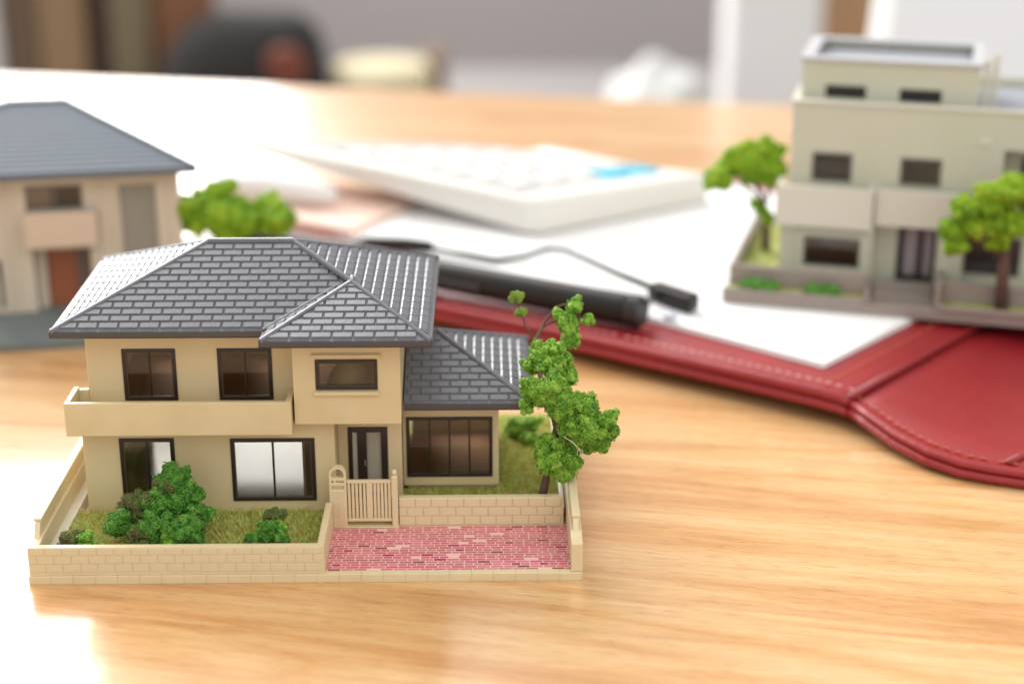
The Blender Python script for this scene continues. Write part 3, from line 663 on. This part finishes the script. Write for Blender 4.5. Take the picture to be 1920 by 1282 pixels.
for x0 in (-3.05, -2.62, -5.75, -6.0, -6.35, -7.6, -8.0, -8.4): part('siding_strip', MB().box(x0, x0+.13, .64, .699, .25, 4.68), SIDING, lh, .015)
part('corner_strip', MB().box(-1.25, -1.0, .62, .699, .25, 4.68), SIDING, lh, .02)
part('balcony', MB().box(-5.25, -3.10, .25, .40, 2.42, 3.50).box(-5.25, -5.12, .401, .699, 2.42, 3.5).box(-3.23, -3.10, .401, .699, 2.42, 3.5).box(-5.119, -3.231, .401, .699, 2.45, 2.55), BALC, lh, .02)
f = window(lh, h1, .7, 1, GLASS, .06, False, mat('taupe_frame', (.25, .21, .18), .5))
part('blind', MB().box(-5.1, -4.45, .78, .80, 3.56, 4.2), mat('taupe_blind', (.55, .45, .38), .6), f)
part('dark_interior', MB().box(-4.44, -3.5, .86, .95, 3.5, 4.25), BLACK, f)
window(lh, h2, .7, 0, mat('grey_glazing', (.26, .25, .22), .15), .05, False, mat('taupe_frame2', (.32, .29, .25), .5))
window(lh, h4, .7, 1, GLASS, .06, False)
dd = part('door', MB().box(-4.78, -3.92, 1.25, 1.32, .25, 2.2), DOORM, lh, .01); part('side_panel', MB().box(-3.91, -3.42, 1.25, 1.32, .25, 2.2), mat('brown_panel', (.19, .12, .09), .5), lh, .01)
part('porch_wall', MB().box(-5.12, -4.79, 1.1, 1.2, .25, 2.2).box(-5.2, -3.3, 1.33, 1.4, .25, 2.45), SIDING, lh)
part('inner_floor', MB().box(-9, -3.1, 1.45, 5.1, 2.4, 2.5), INNER, lh)
rb = MB(); P = [(-9.75,0,4.80),(.04,0,4.80),(-2.6,5.0,4.80),(-9.75,7.1,4.80),(-5.75,3.5,6.28),(-4.0,3.5,6.28)]
rb.add(P+[(p[0],p[1],4.62) for p in P[:4]], [(0,1,5,4),(1,2,5),(2,3,4,5),(3,0,4),(0,6,7,1),(1,7,8,2),(2,8,9,3),(3,9,6,0),(6,9,8,7)])
lr = part('roof', rb, BLUEROOF, lh, .01)
# lapped courses
for i in range(15):
    k0 = i/15; k1 = (i+1)/15; st = MB(); z = lambda k: 4.80+1.48*k
    a0 = (-9.75+4.0*k0, 3.5*k0); a1 = (.04-4.04*k0, 3.5*k0); b0 = (-9.75+4.0*k1, 3.5*k1); b1 = (.04-4.04*k1, 3.5*k1)
    st.add([(a0[0],a0[1],z(k0)+.035),(a1[0],a1[1],z(k0)+.035),(b1[0],b1[1],z(k1)+.005),(b0[0],b0[1],z(k1)+.005),(a0[0],a0[1],z(k0)-.01),(a1[0],a1[1],z(k0)-.01)], [(0,1,2,3),(4,5,1,0)])
    part('roof_course', st, BLUEROOF, lr)
rc = MB(); 
for a, b in ((P[1],P[5]),(P[2],P[5]),(P[0],P[4]),(P[3],P[4]),(P[4],P[5])): cap_bar(rc, a, b, .16, .08)
part('ridge_cap', rc, BLUEROOF, lr)

# ================================================================== MODEL BUILDING, right rear
setframe((6.3, 47.1, 1.12), -15.5)
mb_ = thing('model_building', 'sage green flat roofed three storey model building behind on the right', 'model building', (5, 4, 0))
sb = MB(); sb.box(0, 11.5, .0, 8.6, 0, .30); part('base_slab', sb, SLAB, mb_, .02)
pl_ = MB(); pl_.box(0.0, 4.15, .001, .16, .301, .46); pl_.box(.10, 4.15, .62, .80, .301, 1.02); pl_.box(.10, .27, .801, 7.6, .301, 1.02); pl_.box(6.25, 11.4, -.06, .12, .301, .46); pl_.box(6.35, 11.4, .62, .80, .301, .98)
pl_.box(6.15, 6.34, .1, 1.9, .301, .98); pl_.box(4.151, 4.3, .05, 1.9, .301, .62)
part('planter_wall', pl_, SLAB, mb_, .025)
part('entrance_step', MB().box(4.35, 6.1, .7, 1.9, .301, .42).box(4.35, 6.1, 1.2, 1.9, .421, .54), SLAB, mb_, .015)
part('planting_bed', MB().box(.1, 4.13, .17, .61, .301, .40).box(6.36, 11.3, .13, .61, .301, .40).box(.28, 1.38, .81, 7.5, .301, .60), LAWN, mb_)
g1 = (2.15,3.85,.80,1.74); g2_ = (6.9,8.5,.8,1.95)
gw = MB(); gw.plate(1.42, 4.22, .30, 2.2, 1.9, .15, [g1]); gw.box(1.42, 1.57, 2.051, 7.9, .30, 2.2)
gw.box(4.07, 4.22, 2.051, 2.4, .3, 2.2); gw.plate(4.221, 11.3, .30, 2.3, 2.4, .15, [(4.92, 6.05, .42, 2.16), g2_]); gw.box(6.10, 6.85, 1.9, 2.399, .301, 2.2)
part('ground_floor_wall', gw, SAGE, mb_, .02)
part('balcony', MB().box(1.27, 4.15, 1.55, 1.70, 2.10, 3.34).box(1.27, 1.42, 1.701, 2.6, 2.10, 3.34).box(4.0, 4.15, 1.701, 2.19, 2.1, 3.34).box(1.421, 3.999, 1.701, 2.3, 2.15, 2.3), SAGE2, mb_, .02)
part('balcony', MB().box(4.2, 7.9, 1.80, 1.95, 2.22, 3.34).box(4.2, 7.9, 1.951, 2.39, 2.24, 2.35), SAGE2, mb_, .02)
part('window_surround', MB().plate(1.95, 4.05, .55, 1.95, 1.82, .079, [g1]), SAGE, mb_, .015)
k1, k2, k3 = (2.22,3.42,3.36,4.26), (4.82,6.02,3.40,4.24), (7.75,10.2,3.4,4.62)
uw = MB(); uw.plate(1.56, 11.2, 2.31, 5.72, 2.25, .15, [k1, k2, k3]); uw.box(1.56, 1.71, 2.401, 7.9, 2.31, 5.72); uw.box(1.56, 11.2, 7.9, 8.05, .3, 5.72)
uw.box(7.6, 10.4, 2.9, 3.0, 2.31, 4.8)
part('upper_wall', uw, SAGE, mb_, .02)
part('wall_vent', MB().box(7.0, 7.35, 2.21, 2.249, 4.75, 4.95), SAGE2, mb_, .015)
part('coping', MB().box(1.50, 11.25, 2.19, 2.45, 5.721, 5.80).box(1.50, 1.76, 2.451, 8.0, 5.721, 5.80), SAGE2, mb_, .015)
part('roof_terrace', MB().box(1.72, 11.2, 2.41, 7.89, 5.3, 5.42), ROOFGREY, mb_)
DGL = mat('dark_window_frame', (.05, .045, .045), .4)
GD = glass('dim_pane', (.75, .75, .72), .05)
window(mb_, k1, 2.25, 0, GD, .05, False, mat('sage_frame', (.30, .29, .25), .5)); window(mb_, k2, 2.25, 0, GD, .05, False, mat('sage_frame2', (.28, .26, .22), .5)); window(mb_, g1, 1.9, 0, GLASS, .05, False, mat('taupe_frame3', (.16, .13, .12), .5)); window(mb_, (8.3,10.0,3.4,4.3), 2.8, 0, GD, .05, False, DGL)
window(mb_, g2_, 2.4, 1, GD, .07, False, DGL)
part('window_bench', MB().box(6.95, 8.45, 2.36, 2.40, .82, 1.15), DGL, mb_)
part('curtain', MB().box(2.2, 3.4, 2.6, 2.62, 3.4, 3.95), mat('blue_grey_curtain', (.25, .26, .30), .6), mb_)
part('room_floor', MB().box(1.75, 11, 2.6, 7.8, 2.75, 2.85), INNER, mb_); part('room_wall', MB().box(1.6, 6.8, 4.2, 4.3, .35, 2.7), mat('inner_orange', (.60, .30, .18), .6), mb_)
part('room_back', MB().box(1.75, 11, 4.6, 4.7, 2.86, 5.2), mat('inner_olive', (.50, .48, .42), .6), mb_)
dq = MB()
for a, b in ((4.92,5.12),(5.5,5.68),(5.95,6.05)): dq.box(a, b, 2.36, 2.5, .42, 2.16)
dq.box(5.12, 5.5, 2.36, 2.5, 2.02, 2.16); dq.box(5.68, 5.95, 2.36, 2.5, 2.02, 2.16); dq.box(5.12, 5.5, 2.36, 2.5, .42, .58); dq.box(5.68, 5.95, 2.36, 2.5, .42, .58)
dq = part('door', dq, BLACK, mb_, .01)
part('pane', MB().box(5.12, 5.5, 2.42, 2.44, .58, 2.02), mat('mauve_pane', (.30, .26, .28), .25), dq); part('pane', MB().box(5.68, 5.95, 2.42, 2.44, .58, 2.02), mat('mauve_pane2', (.28, .24, .26), .25), dq)
ph = MB(); p1, p2 = (2.42,3.62,5.76,6.14), (4.6,5.82,5.74,6.13)
ph.plate(1.70, 6.88, 5.421, 6.86, 3.0, .15, [p1, p2]); ph.box(1.70, 1.85, 3.151, 6.6, 5.421, 6.86); ph.box(6.73, 6.88, 3.151, 6.6, 5.421, 6.86); ph.box(1.70, 6.88, 6.601, 6.75, 5.421, 6.86)
part('penthouse_wall', ph, SAGE, mb_, .02)
part('roof_rim', MB().box(1.62, 6.96, 2.92, 3.34, 6.861, 6.97).box(1.62, 2.02, 3.341, 6.4, 6.861, 6.97).box(6.62, 6.96, 3.341, 6.4, 6.861, 6.97).box(1.62, 6.96, 6.401, 6.8, 6.861, 6.97), ROOFWHITE, mb_, .015)
part('penthouse_roof', MB().box(1.86, 6.72, 3.16, 6.59, 6.55, 6.65), ROOFGREY, mb_)
part('window', MB().box(p1[0], p1[1], 3.05, 3.08, p1[2], p1[3]), BLACK, mb_); part('window', MB().box(p2[0], p2[1], 3.05, 3.08, p2[2], p2[3]), BLACK, mb_)
part('drainpipe', MB().box(6.97, 7.15, 3.6, 3.8, 5.43, 7.02).box(7.22, 7.40, 3.9, 4.1, 5.43, 7.15), SAGE2, mb_, .03)
def small_shrub(label, x, y, z, r):
    s_ = thing('shrub', label, 'shrub', (x, y, z))
    for k in range(3): clump(s_, (x-r+k*r*1.0, y, z+r*.35), r*.75, MOSSD, dens=.3, tube=.02, loop=.06, flat=.6)
small_shrub('round green shrub at the left end of the taupe planter', 1.05, .36, .40, .32)
small_shrub('round green shrub near the doorway end of the taupe planter', 2.95, .36, .40, .30)

setframe((0, 0, 0), 0)
def bg_tree(label, base, trunk, limbs, cl):
    t_ = thing('tree', label, 'tree', base)
    m_ = MB(); m_.tube([p[:3] for p in trunk], [p[3] for p in trunk], 8)
    for l in limbs: m_.tube(l, [.07]*(len(l)-1)+[.03], 6)
    part('trunk', m_, TRUNK, t_, smooth=True)
    for c_ in cl: clump(t_, c_[:3], c_[3]*.93, LEAFBG, dens=.22, tube=.028, loop=.075, flat=.8)
bg_tree('bright green tree with a round crown between the slate roofed house and the tiled roof', (-8.83, 50, 0), [(-8.83,50,0,.2),(-8.8,50,1.4,.17),(-8.75,50.1,2.6,.12)], [[(-8.8,50,1.8),(-9.5,50.2,2.8)],[(-8.8,50,1.9),(-7.8,50,2.7)]],
  [(-10.25,50.0,3.25,.43),(-9.76,50.5,3.29,.46),(-9.33,51.0,3.42,.44),(-9.19,50.0,2.91,.55),(-8.58,50.5,3.05,.45),(-8.36,50.0,2.72,.55),(-7.66,50.5,3.12,.48),(-7.36,50.0,2.82,.52),(-8.95,51.0,3.68,.26),(-9.86,50.0,2.87,.5),(-8.89,50.0,2.39,.42)])
bg_tree('bright green tree at the left side of the sage building', (8.1, 50.6, 1.2), [(8.12,50.6,1.2,.15),(8.05,50.4,2.4,.13),(7.9,50.2,3.3,.1),(7.6,50,4.0,.07)], [[(7.9,50.2,3.2),(7.0,50,4.2)],[(8.0,50.2,3.4),(8.1,50.3,4.5)]],
  [(6.32,49.5,4.32,.42),(6.85,50.0,4.71,.46),(7.44,50.0,4.50,.5),(7.99,50.5,4.84,.5),(8.1,50.0,4.4,.5),(7.32,50.5,4.98,.32),(7.84,50.0,3.17,.2),(7.58,50.0,3.38,.16),(8.1,50.0,2.91,.18)])
bg_tree('bright green tree planted in front of the sage building, right edge', (14.15, 45.35, 1.5), [(14.2,45.35,1.42,.22),(14.1,45.3,2.58,.18),(14.05,45.2,3.5,.14)], [[(14.1,45.2,2.9),(13.3,45.1,3.8)],[(14.05,45.2,3.2),(12.7,45,3.9)]],
  [(14.06,45.0,5.09,.5),(13.33,45.0,4.90,.48),(12.75,45.0,4.63,.4),(12.44,45.0,4.01,.36),(13.11,45.0,4.15,.45),(13.87,45.0,4.15,.5),(12.55,45.0,3.53,.3),(14.5,45.0,4.2,.42),(13.76,45.0,3.65,.3),(14.35,45.5,5.12,.42),(14.8,45.3,4.8,.5)])

# ================================================================== RED LEATHER COVER, PAPERS, PEN, GLASSES
cov = thing('leather_cover', 'open red leather organiser cover with stitched edges lying under the papers', 'leather cover', (8.7, 45, 0))
def loft(path, sdir, T, th, lift, name, m, drop=0.0, th2=None):
    """leaf: front edge along path (x,y,ztop); swept T along sdir; rounded front rim"""
    sx, sy = sdir; sec = []
    r = th/2
    sec += [(T, -th)]; sec += [(r*1.2, -th)]
    for i in range(9): a = -math.pi/2 - math.pi*i/8; sec.append((r+r*math.cos(a), -r+r*math.sin(a)))
    sec += [(.28, .0), (.36, -.03), (.44, 0), (1.5, .0), (T*.5, -drop*.5), (T, -drop)]
    V = []; F = []; k = len(sec)
    for (x, y, z) in path:
        for (tt, dz) in sec: V.append((x+sx*tt, y+sy*tt, z+dz))
    for i in range(len(path)-1):
        for j in range(k-1): F.append((i*k+j, i*k+j+1, (i+1)*k+j+1, (i+1)*k+j))
        F.append((i*k+k-1, i*k, (i+1)*k, (i+1)*k+k-1))
    F.append(tuple(range(k-1, -1, -1))); F.append(tuple((len(path)-1)*k+j for j in range(k)))
    return part(name, MB().add(V, F), m, cov, smooth=True)
sd = (.646, .763)
pa = [(-9.9,52.95,.75),(-6,50.3,.8),(-2.4,47.75,.86),(.3,45.95,.9),(2.9,44.15,.93),(6.3,41.75,.95),(8.0,40.55,.95),(8.55,40.15,.93),(8.75,40.02,.86)]
loft(pa, sd, 19, .30, 0, 'inner_leaf', LEATHER)
loft([(x-.02, y-.04, z-.30) for x, y, z in pa], sd, 19, .26, 0, 'outer_leaf', LEATHER)
pb = [(8.80,40.0,.80),(9.1,39.35,.74),(9.6,38.35,.62),(10.2,37.45,.55),(10.9,36.85,.50),(11.6,36.55,.47),(12.3,36.3,.46),(14,35.7,.45),(18,34.4,.45),(24,32.6,.45)]
loft(pb, sd, 19, .20, 0, 'inner_leaf', LEATHER, .05)
loft([(x-.05, y-.06, z-.20) for x, y, z in pb], sd, 19, .22, 0, 'outer_leaf', LEATHER, .05)
# spine crease
part('spine_ridge', MB().tube([(8.82+sd[0]*q, 40.1+sd[1]*q, .86-.002*q) for q in (0, 3, 6, 9, 12)], [.10, .11, .11, .11, .1], 8), LEATHER, cov, smooth=True)
part('pocket_edge', MB().tube([(12.05,36.75,.50),(12.6,37.2,.53),(14,38.1,.53),(17,39.6,.52)], [.09,.10,.09,.09], 8), LEATHER, cov, smooth=True)
def stitches(path, inset, m, gap=.30, ln=.17):
    mb = MB(); P = [Vector((x+sd[0]*inset, y+sd[1]*inset, z+.006)) for x, y, z in path]; d0 = 0
    for a, b in zip(P[:-1], P[1:]):
        L_ = (b-a).length; u_ = (b-a)/L_; q = 0
        while q+ln < L_: mb.tube([a+u_*q, a+u_*(q+ln/2)+Vector((0,0,.02)), a+u_*(q+ln)], [.014, .03, .014], 5); q += gap
    return mb
part('stitching', stitches(pa[2:], .52, THREADW), THREADW, cov, kind='stuff')
part('stitching', stitches(pb, .42, THREAD), THREAD, cov, kind='stuff')
sp = [(8.3+sd[0]*q, 40.75+sd[1]*q, .95) for q in range(0, 12, 2)]; part('stitching', stitches(sp, 0, THREAD), THREAD, cov, kind='stuff')

pd_, ps_ = Vector((-.755, .656, 0)), Vector((.656, .755, 0)); pc = Vector((8.45, 41.95, 0))
def sheet(o_, la, ls, z0, z1, curl=0):
    mb = MB(); N = 10; V = []; F = []
    for zz in (z0, z1):
        for i in range(N+1):
            for j in range(N+1):
                p = o_ + pd_*la*i/N + ps_*ls*j/N; zc_ = curl*math.exp(-((i/N)*9)**2-((j/N)*9)**2)
                V.append((p.x, p.y, zz+zc_))
    M = (N+1)**2
    for i in range(N):
        for j in range(N):
            a = i*(N+1)+j; F.append((a, a+1, a+N+2, a+N+1)); F.append((a+M, a+M+N+1, a+M+N+2, a+M+1))
    for i in range(N):
        F.append((i, i+M, i+1+M, i+1)); a = N*(N+1)+i; F.append((a, a+1, a+1+M, a+M)); a = i*(N+1); F.append((a, a+N+1, a+N+1+M, a+M)); a += N; F.append((a, a+M, a+M+N+1, a+N+1))
    return mb.add(V, F)
solo('paper', sheet(pc, 22, 14.5, .965, .985), PAPER, 'lower large white sheet of paper lying on the red leather cover', 'paper', (8, 48, .965))
solo('paper', sheet(pc+pd_*.03+ps_*.03, 21.9, 14.4, .99, 1.11), PAPER, 'upper white paper block beneath the calculator and the sage building', 'paper', (8, 48, .99))

pen = thing('pen', 'thick black barrel pen lying along the front of the red cover', 'pen', (1, 47, 1.0))
q0, q1 = Vector((-8.5, 52.5, 1.47)), Vector((3.35, 45.4, 1.47)); dq_ = (q1-q0).normalized()
part('barrel', MB().tube([q0, q0+(q1-q0)*.5, q1-dq_*.05, q1], [.47, .47, .47, .43], 28), BLACKM, pen, smooth=False)
part('end_cap', MB().tube([q1+dq_*.001, q1+dq_*.05, q1+dq_*.42, q1+dq_*.5], [.40, .49, .49, .42], 28), BLACK, pen)
part('clip', MB().tube([q0+dq_*7.3+Vector((-.25,-.36,-.05)), q0+dq_*9.1+Vector((-.25,-.36,-.05))], .13, 8), BLACK, pen)
gls = thing('glasses', 'dark framed spectacles with one thin arm and black tip lying across the white paper', 'glasses', (4, 47, 1.12))
part('arm_tip', MB().tube([(-5.2,52.75,1.36),(-4.8,52.65,1.36),(-3.6,52.35,1.38),(-2.7,52.1,1.36),(-2.5,52.05,1.34)], [.1,.22,.23,.2,.08], 12), BLACK, gls, smooth=True)
part('arm', MB().tube([(-2.7,52.1,1.34),(-1.5,51.5,1.28),(-.5,51.0,1.24),(.4,51.05,1.35),(1.2,51.2,1.55),(1.7,50.7,1.66),(2.4,49.7,1.64),(3.3,48.5,1.55),(4.2,47.4,1.5)], [.11]*9, 8), mat('gunmetal', (.06, .06, .065), .3, metallic=.7), gls, smooth=True)
hz = MB().prism([(4.05,47.25),(4.45,47.6),(5.55,46.35),(5.2,45.85)], 'z', 1.18, 1.66); part('hinge_block', hz, BLACKM, gls, .06)
part('rim', MB().tube([(4.5,46.9,1.45),(4.15,46.5,1.5),(3.95,46.0,1.42),(3.9,45.6,1.2)], [.08]*4, 8), BLACK, gls, smooth=True)
part('nose_pad', MB().tube([(4.45,45.7,1.1),(4.6,45.55,1.2),(4.75,45.4,1.25)], [.1,.18,.1], 10), mat('clear_silicone', (.62, .68, .78), .1), gls, smooth=True)

# ---- calculator
cal = thing('calculator', 'white desk calculator tilted on the papers, its left end raised', 'calculator', (0, 58, 1.11))
Lc, Nc, Rc, Fc = Vector((-10.2,60.4,3.15)), Vector((.75,54.0,2.4)), Vector((7.4,58.8,2.15)), Vector((-2.3,65.4,1.7))
def bil(a, b): return (Nc*(1-a)+Rc*a)*(1-b) + (Lc*(1-a)+Fc*a)*b        # a across, b along to the left end
def rim(ofs, zf):
    P = []; c = .07
    for (a, b) in [(ofs+c*.5,ofs),(1-ofs-c*.5,ofs),(1-ofs,ofs+c*.4),(1-ofs,1-ofs-c*.4),(1-ofs-c*.5,1-ofs),(ofs+c*.5,1-ofs),(ofs,1-ofs-c*.4),(ofs,ofs+c*.4)]:
        p = bil(a, b); P.append(Vector((p.x, p.y, zf(a, b, p.z))))
    return P
top = rim(.02, lambda a, b, z: z); mid1 = rim(0, lambda a, b, z: z-.12)
bot0 = rim(.0, lambda a, b, z: max(1.13, z-.38-(.8*(1-b)**.8))); bot = rim(.05, lambda a, b, z: max(1.125, z-.46-(.9*(1-b)**.8)))
V = top+mid1+bot0+bot; F = [tuple(range(8))]+[(r*8+i, r*8+(i+1) % 8, (r+1)*8+(i+1) % 8, (r+1)*8+i) for r in range(3) for i in range(8)]+[tuple(range(31, 23, -1))]
part('case', MB().add(V, F), WHITEP, cal, .06, seg=3)
nK = (Rc-Nc).cross(Lc-Nc).normalized(); nK = nK if nK.z > 0 else -nK
for i in range(5):
    for j in range(6):
        a0, b0 = .10+i*.165, .12+j*.105; q = [bil(a0, b0), bil(a0+.125, b0), bil(a0+.125, b0+.078), bil(a0, b0+.078)]
        c_ = sum(q, Vector())/4; q2 = [p.lerp(c_, .14)+nK*.16 for p in q]; q1_ = [p-nK*.05 for p in q]
        part('key', MB().add(q1_+q2, [(3,2,1,0),(4,5,6,7)]+[(k, (k+1) % 4, (k+1) % 4+4, k+4) for k in range(4)]), CYAN if (i, j) in ((4,0),(3,0)) else KEY, cal)
q = [bil(.14,.78), bil(.9,.78), bil(.9,.93), bil(.14,.93)]
part('display', MB().add([p+nK*.01 for p in q]+[p+nK*.05 for p in q], [(3,2,1,0),(4,5,6,7)]+[(k, (k+1) % 4, (k+1) % 4+4, k+4) for k in range(4)]), mat('pale_display', (.6, .62, .58), .2), cal)

nb_ = MB().add([(-10.6,56.6,0),(-5.2,53.6,0),(-3.4,58.2,0),(-8.6,61.4,0)], []); 
solo('notebook', MB().prism([(-10.4,57.2),(-5.4,54.2),(-3.2,58.6),(-8.4,61.6)], 'z', .003, 1.35), mat('blush_cover', (.78, .56, .47), .5), 'pale pink notebook lying under the raised end of the calculator', 'notebook', (-7, 58, 0), .12)
roll = MB(); roll.tube([(-10.6,58.6,1.85),(-9,58.0,1.9),(-7.2,57.3,1.85),(-6.3,57.0,1.78)], [.42,.5,.46,.25], 16)
solo('paper_roll', roll, PAPER, 'small rolled white paper on the pink notebook', 'paper roll', (-8, 58, 1.35), smooth=True)

# ---- laptop behind the building
lap = thing('laptop', 'open white laptop with a pale grey lid behind the sage building', 'laptop', (24, 76, 0))
BLp, BRp = Vector((15.9,75,1.6)), Vector((30.5,70.5,1.6)); ux = (BRp-BLp).normalized(); upv = Vector((.85,.62,1)).normalized(); upv = (upv-ux*upv.dot(ux)).normalized(); nn = ux.cross(upv).normalized()
def slab(o_, wv, hv, tv): P = [o_, o_+wv, o_+wv+hv, o_+hv]; return MB().add([p for p in P]+[p+tv for p in P], [(0,1,2,3),(7,6,5,4),(0,4,5,1),(1,5,6,2),(2,6,7,3),(3,7,4,0)])
part('lid', slab(BLp, ux*24, upv*16, -nn*.5), mat('laptop_white', (.85, .85, .86), .4), lap, .15)
part('screen', slab(BLp+ux*1.0+upv*.8+nn*.01, ux*22, upv*14.4, nn*.04), mat('pale_grey_screen', (.60, .60, .62), .35), lap)
part('keyboard_base', slab(Vector((16.2,74.6,.0)), ux*24, Vector((-ux.y, ux.x, 0))*-8, Vector((0,0,1.35))), mat('laptop_grey', (.22, .22, .24), .4), lap, .12)

# ---- crumpled tissue at the far edge
bmx = bmesh.new(); bmesh.ops.create_icosphere(bmx, subdivisions=4, radius=1)
for v_ in bmx.verts:
    p = v_.co.copy(); n_ = math.sin(p.x*4+p.z*3)*math.cos(p.y*5-p.x*2)*.09+math.sin(p.z*9+p.y*7)*.03
    wdt = 1.0 - .38*max(0, -p.z); v_.co = Vector((p.x*7.0*wdt+p.z*1.8, p.y*5*wdt, (p.z+1)*7.9))*(1+n_)
    v_.co.z = max(v_.co.z, 0.0)
me = bpy.data.meshes.new('crumpled_bag'); bmx.to_mesh(me); bmx.free(); me.materials.append(mat('white_bag', (.55, .55, .54), .6)); me.polygons.foreach_set('use_smooth', [True]*len(me.polygons))
o = link(me, 'crumpled_bag', None, (17.6, 206.0, -36.9)); tag(o, 'crumpled white bag beyond the far edge of the table, left of the white panel', 'bag')

# ================================================================== BACKGROUND ROOM
ct = thing('low_bench', 'long low grey bench against the room wall beyond the table', 'bench', (0, 230, -72))
part('bench_top', MB().box(-150, 150, 195, 290, -40, -37), mat('bench_grey', (.30, .28, .28), .6), ct)
for x in (-140, 0, 140): part('bench_leg', MB().box(x-3, x+3, 200, 285, -72, -40.01), mat('bench_leg_grey', (.25, .24, .24), .6), ct)
def board(label, x0, x1, y, z1, m, th=4, cat='board', name='leaning_board'):
    return solo(name, MB().box(x0, x1, y, y+th, -36.9, z1), m, label, cat, ((x0+x1)/2, y, -36.9), .5)
board('pale grey panel at the far left edge of the background', -90, -67.5, 218, 20, mat('panel_white', (.55, .53, .52), .6), 5, 'panel', 'standing_panel')
board('dark brown upright board, leftmost of the background boards', -67.4, -62.5, 219, 22, mat('bg_brown1', (.11, .065, .035), .6))
board('tan upright board between two darker boards', -62.2, -56, 218, 22, mat('bg_tan', (.22, .135, .065), .6))
board('dark maroon upright board beside the tan one', -55.8, -53, 220, 22, mat('bg_maroon', (.045, .02, .018), .6))
board('khaki upright board left of the orange brown one', -52.8, -47.5, 218, 22, mat('bg_khaki', (.15, .115, .06), .6))
board('orange brown upright board left of the black bag', -47.3, -39.5, 219, 22, mat('bg_orange', (.19, .075, .028), .6))
board('tall white cabinet panel in the middle right background', 28, 40, 214, 40, mat('panel_white2', (.70, .69, .68), .6), 10, 'panel', 'standing_panel')
board('brown upright board right of the white cabinet panel', 41.5, 50, 225, 30, mat('bg_brown2', (.42, .24, .12), .6))
bag = thing('backpack', 'black rounded backpack with an orange patch in the background', 'backpack', (-34, 214, -36.9))
V = []; F = []; NU, NV = 24, 12
for i in range(NV+1):
    tt = i/NV; z = -36.9+21.2*math.sin(tt*math.pi/2); sc = math.cos(tt*math.pi/2)**.45 if i < NV else .02
    for j in range(NU):
        a = 2*math.pi*j/NU; c_, s_ = math.cos(a), math.sin(a); V.append((-36+12.2*sc*math.copysign(abs(c_)**.6, c_)+3.2*tt, 214+7*sc*math.copysign(abs(s_)**.6, s_), z))
for i in range(NV):
    for j in range(NU): F.append((i*NU+j, i*NU+(j+1) % NU, (i+1)*NU+(j+1) % NU, (i+1)*NU+j))
F += [tuple(range(NU-1, -1, -1)), tuple(NV*NU+j for j in range(NU))]
part('body', MB().add(V, F), mat('black_fabric', (.010, .009, .009), .8), bag, smooth=True)
part('orange_patch', MB().tube([(-28.3, 206.6, -21.5), (-28.3, 205.9, -21.6)], [2.7, 2.4], 16), mat('orange_rubber', (.16, .035, .015), .6), bag)
part('pocket', MB().box(-42, -31, 205.3, 207.5, -36.5, -24), mat('charcoal_fabric', (.028, .022, .022), .8), bag, .8)
solo('cream_canister', MB().tube([(-17,216,-36.9),(-17,216,-23.6),(-17,216,-22.8)], [6.6,6.6,6.0], 24), mat('cream_canister', (.52, .46, .30), .5), 'cream round canister right of the black backpack', 'canister', (-17, 216, -36.9), smooth=False)
solo('brown_block', MB().box(-11.3, -9, 216, 226, -36.9, -22), mat('bg_brown3', (.16, .10, .06), .6), 'narrow brown box beside the cream canister', 'box', (-10, 220, -36.9), .4)
for i, (xx, zz) in enumerate(((-45, 0), (-53, 0))):
    V_ = MB().tube([(xx, 209, -36.9), (xx, 209, -30), (xx, 209, -25.5)], [2.6, 3.0, .6], 14)
    solo('white_pouch', V_, mat('pouch_white%d' % i, (.55, .56, .62), .6), ('small white pouch in front of the orange brown board' if i == 0 else 'small white pouch in front of the maroon board'), 'pouch', (xx, 209, -36.9), smooth=True)

# ---- groups of look-alikes
for o in list(S.objects):
    if o.parent or 'label' not in o: continue
    n, L_ = o.name.split('.')[0], o['label']
    g = {'side_fence': 'cream side fences of the plot', 'gatepost': 'cream gateposts beside the garden gate', 'garden_wall': 'low cream block walls of the plot',
         'leaning_board': 'upright boards against the room wall', 'standing_panel': 'pale panels in the background', 'white_pouch': 'small white pouches in front of the boards',
         'paper': 'white papers on the leather cover', 'lawn': 'grass of the plot'}.get(n)
    if n == 'shrub': g = 'shrubs in the taupe planter' if 'taupe' in L_ else 'shrubs on the plot of the nearest model house'
    if n == 'tree' and 'bright green' in L_: g = 'bright green model trees behind'
    if g: o['group'] = g
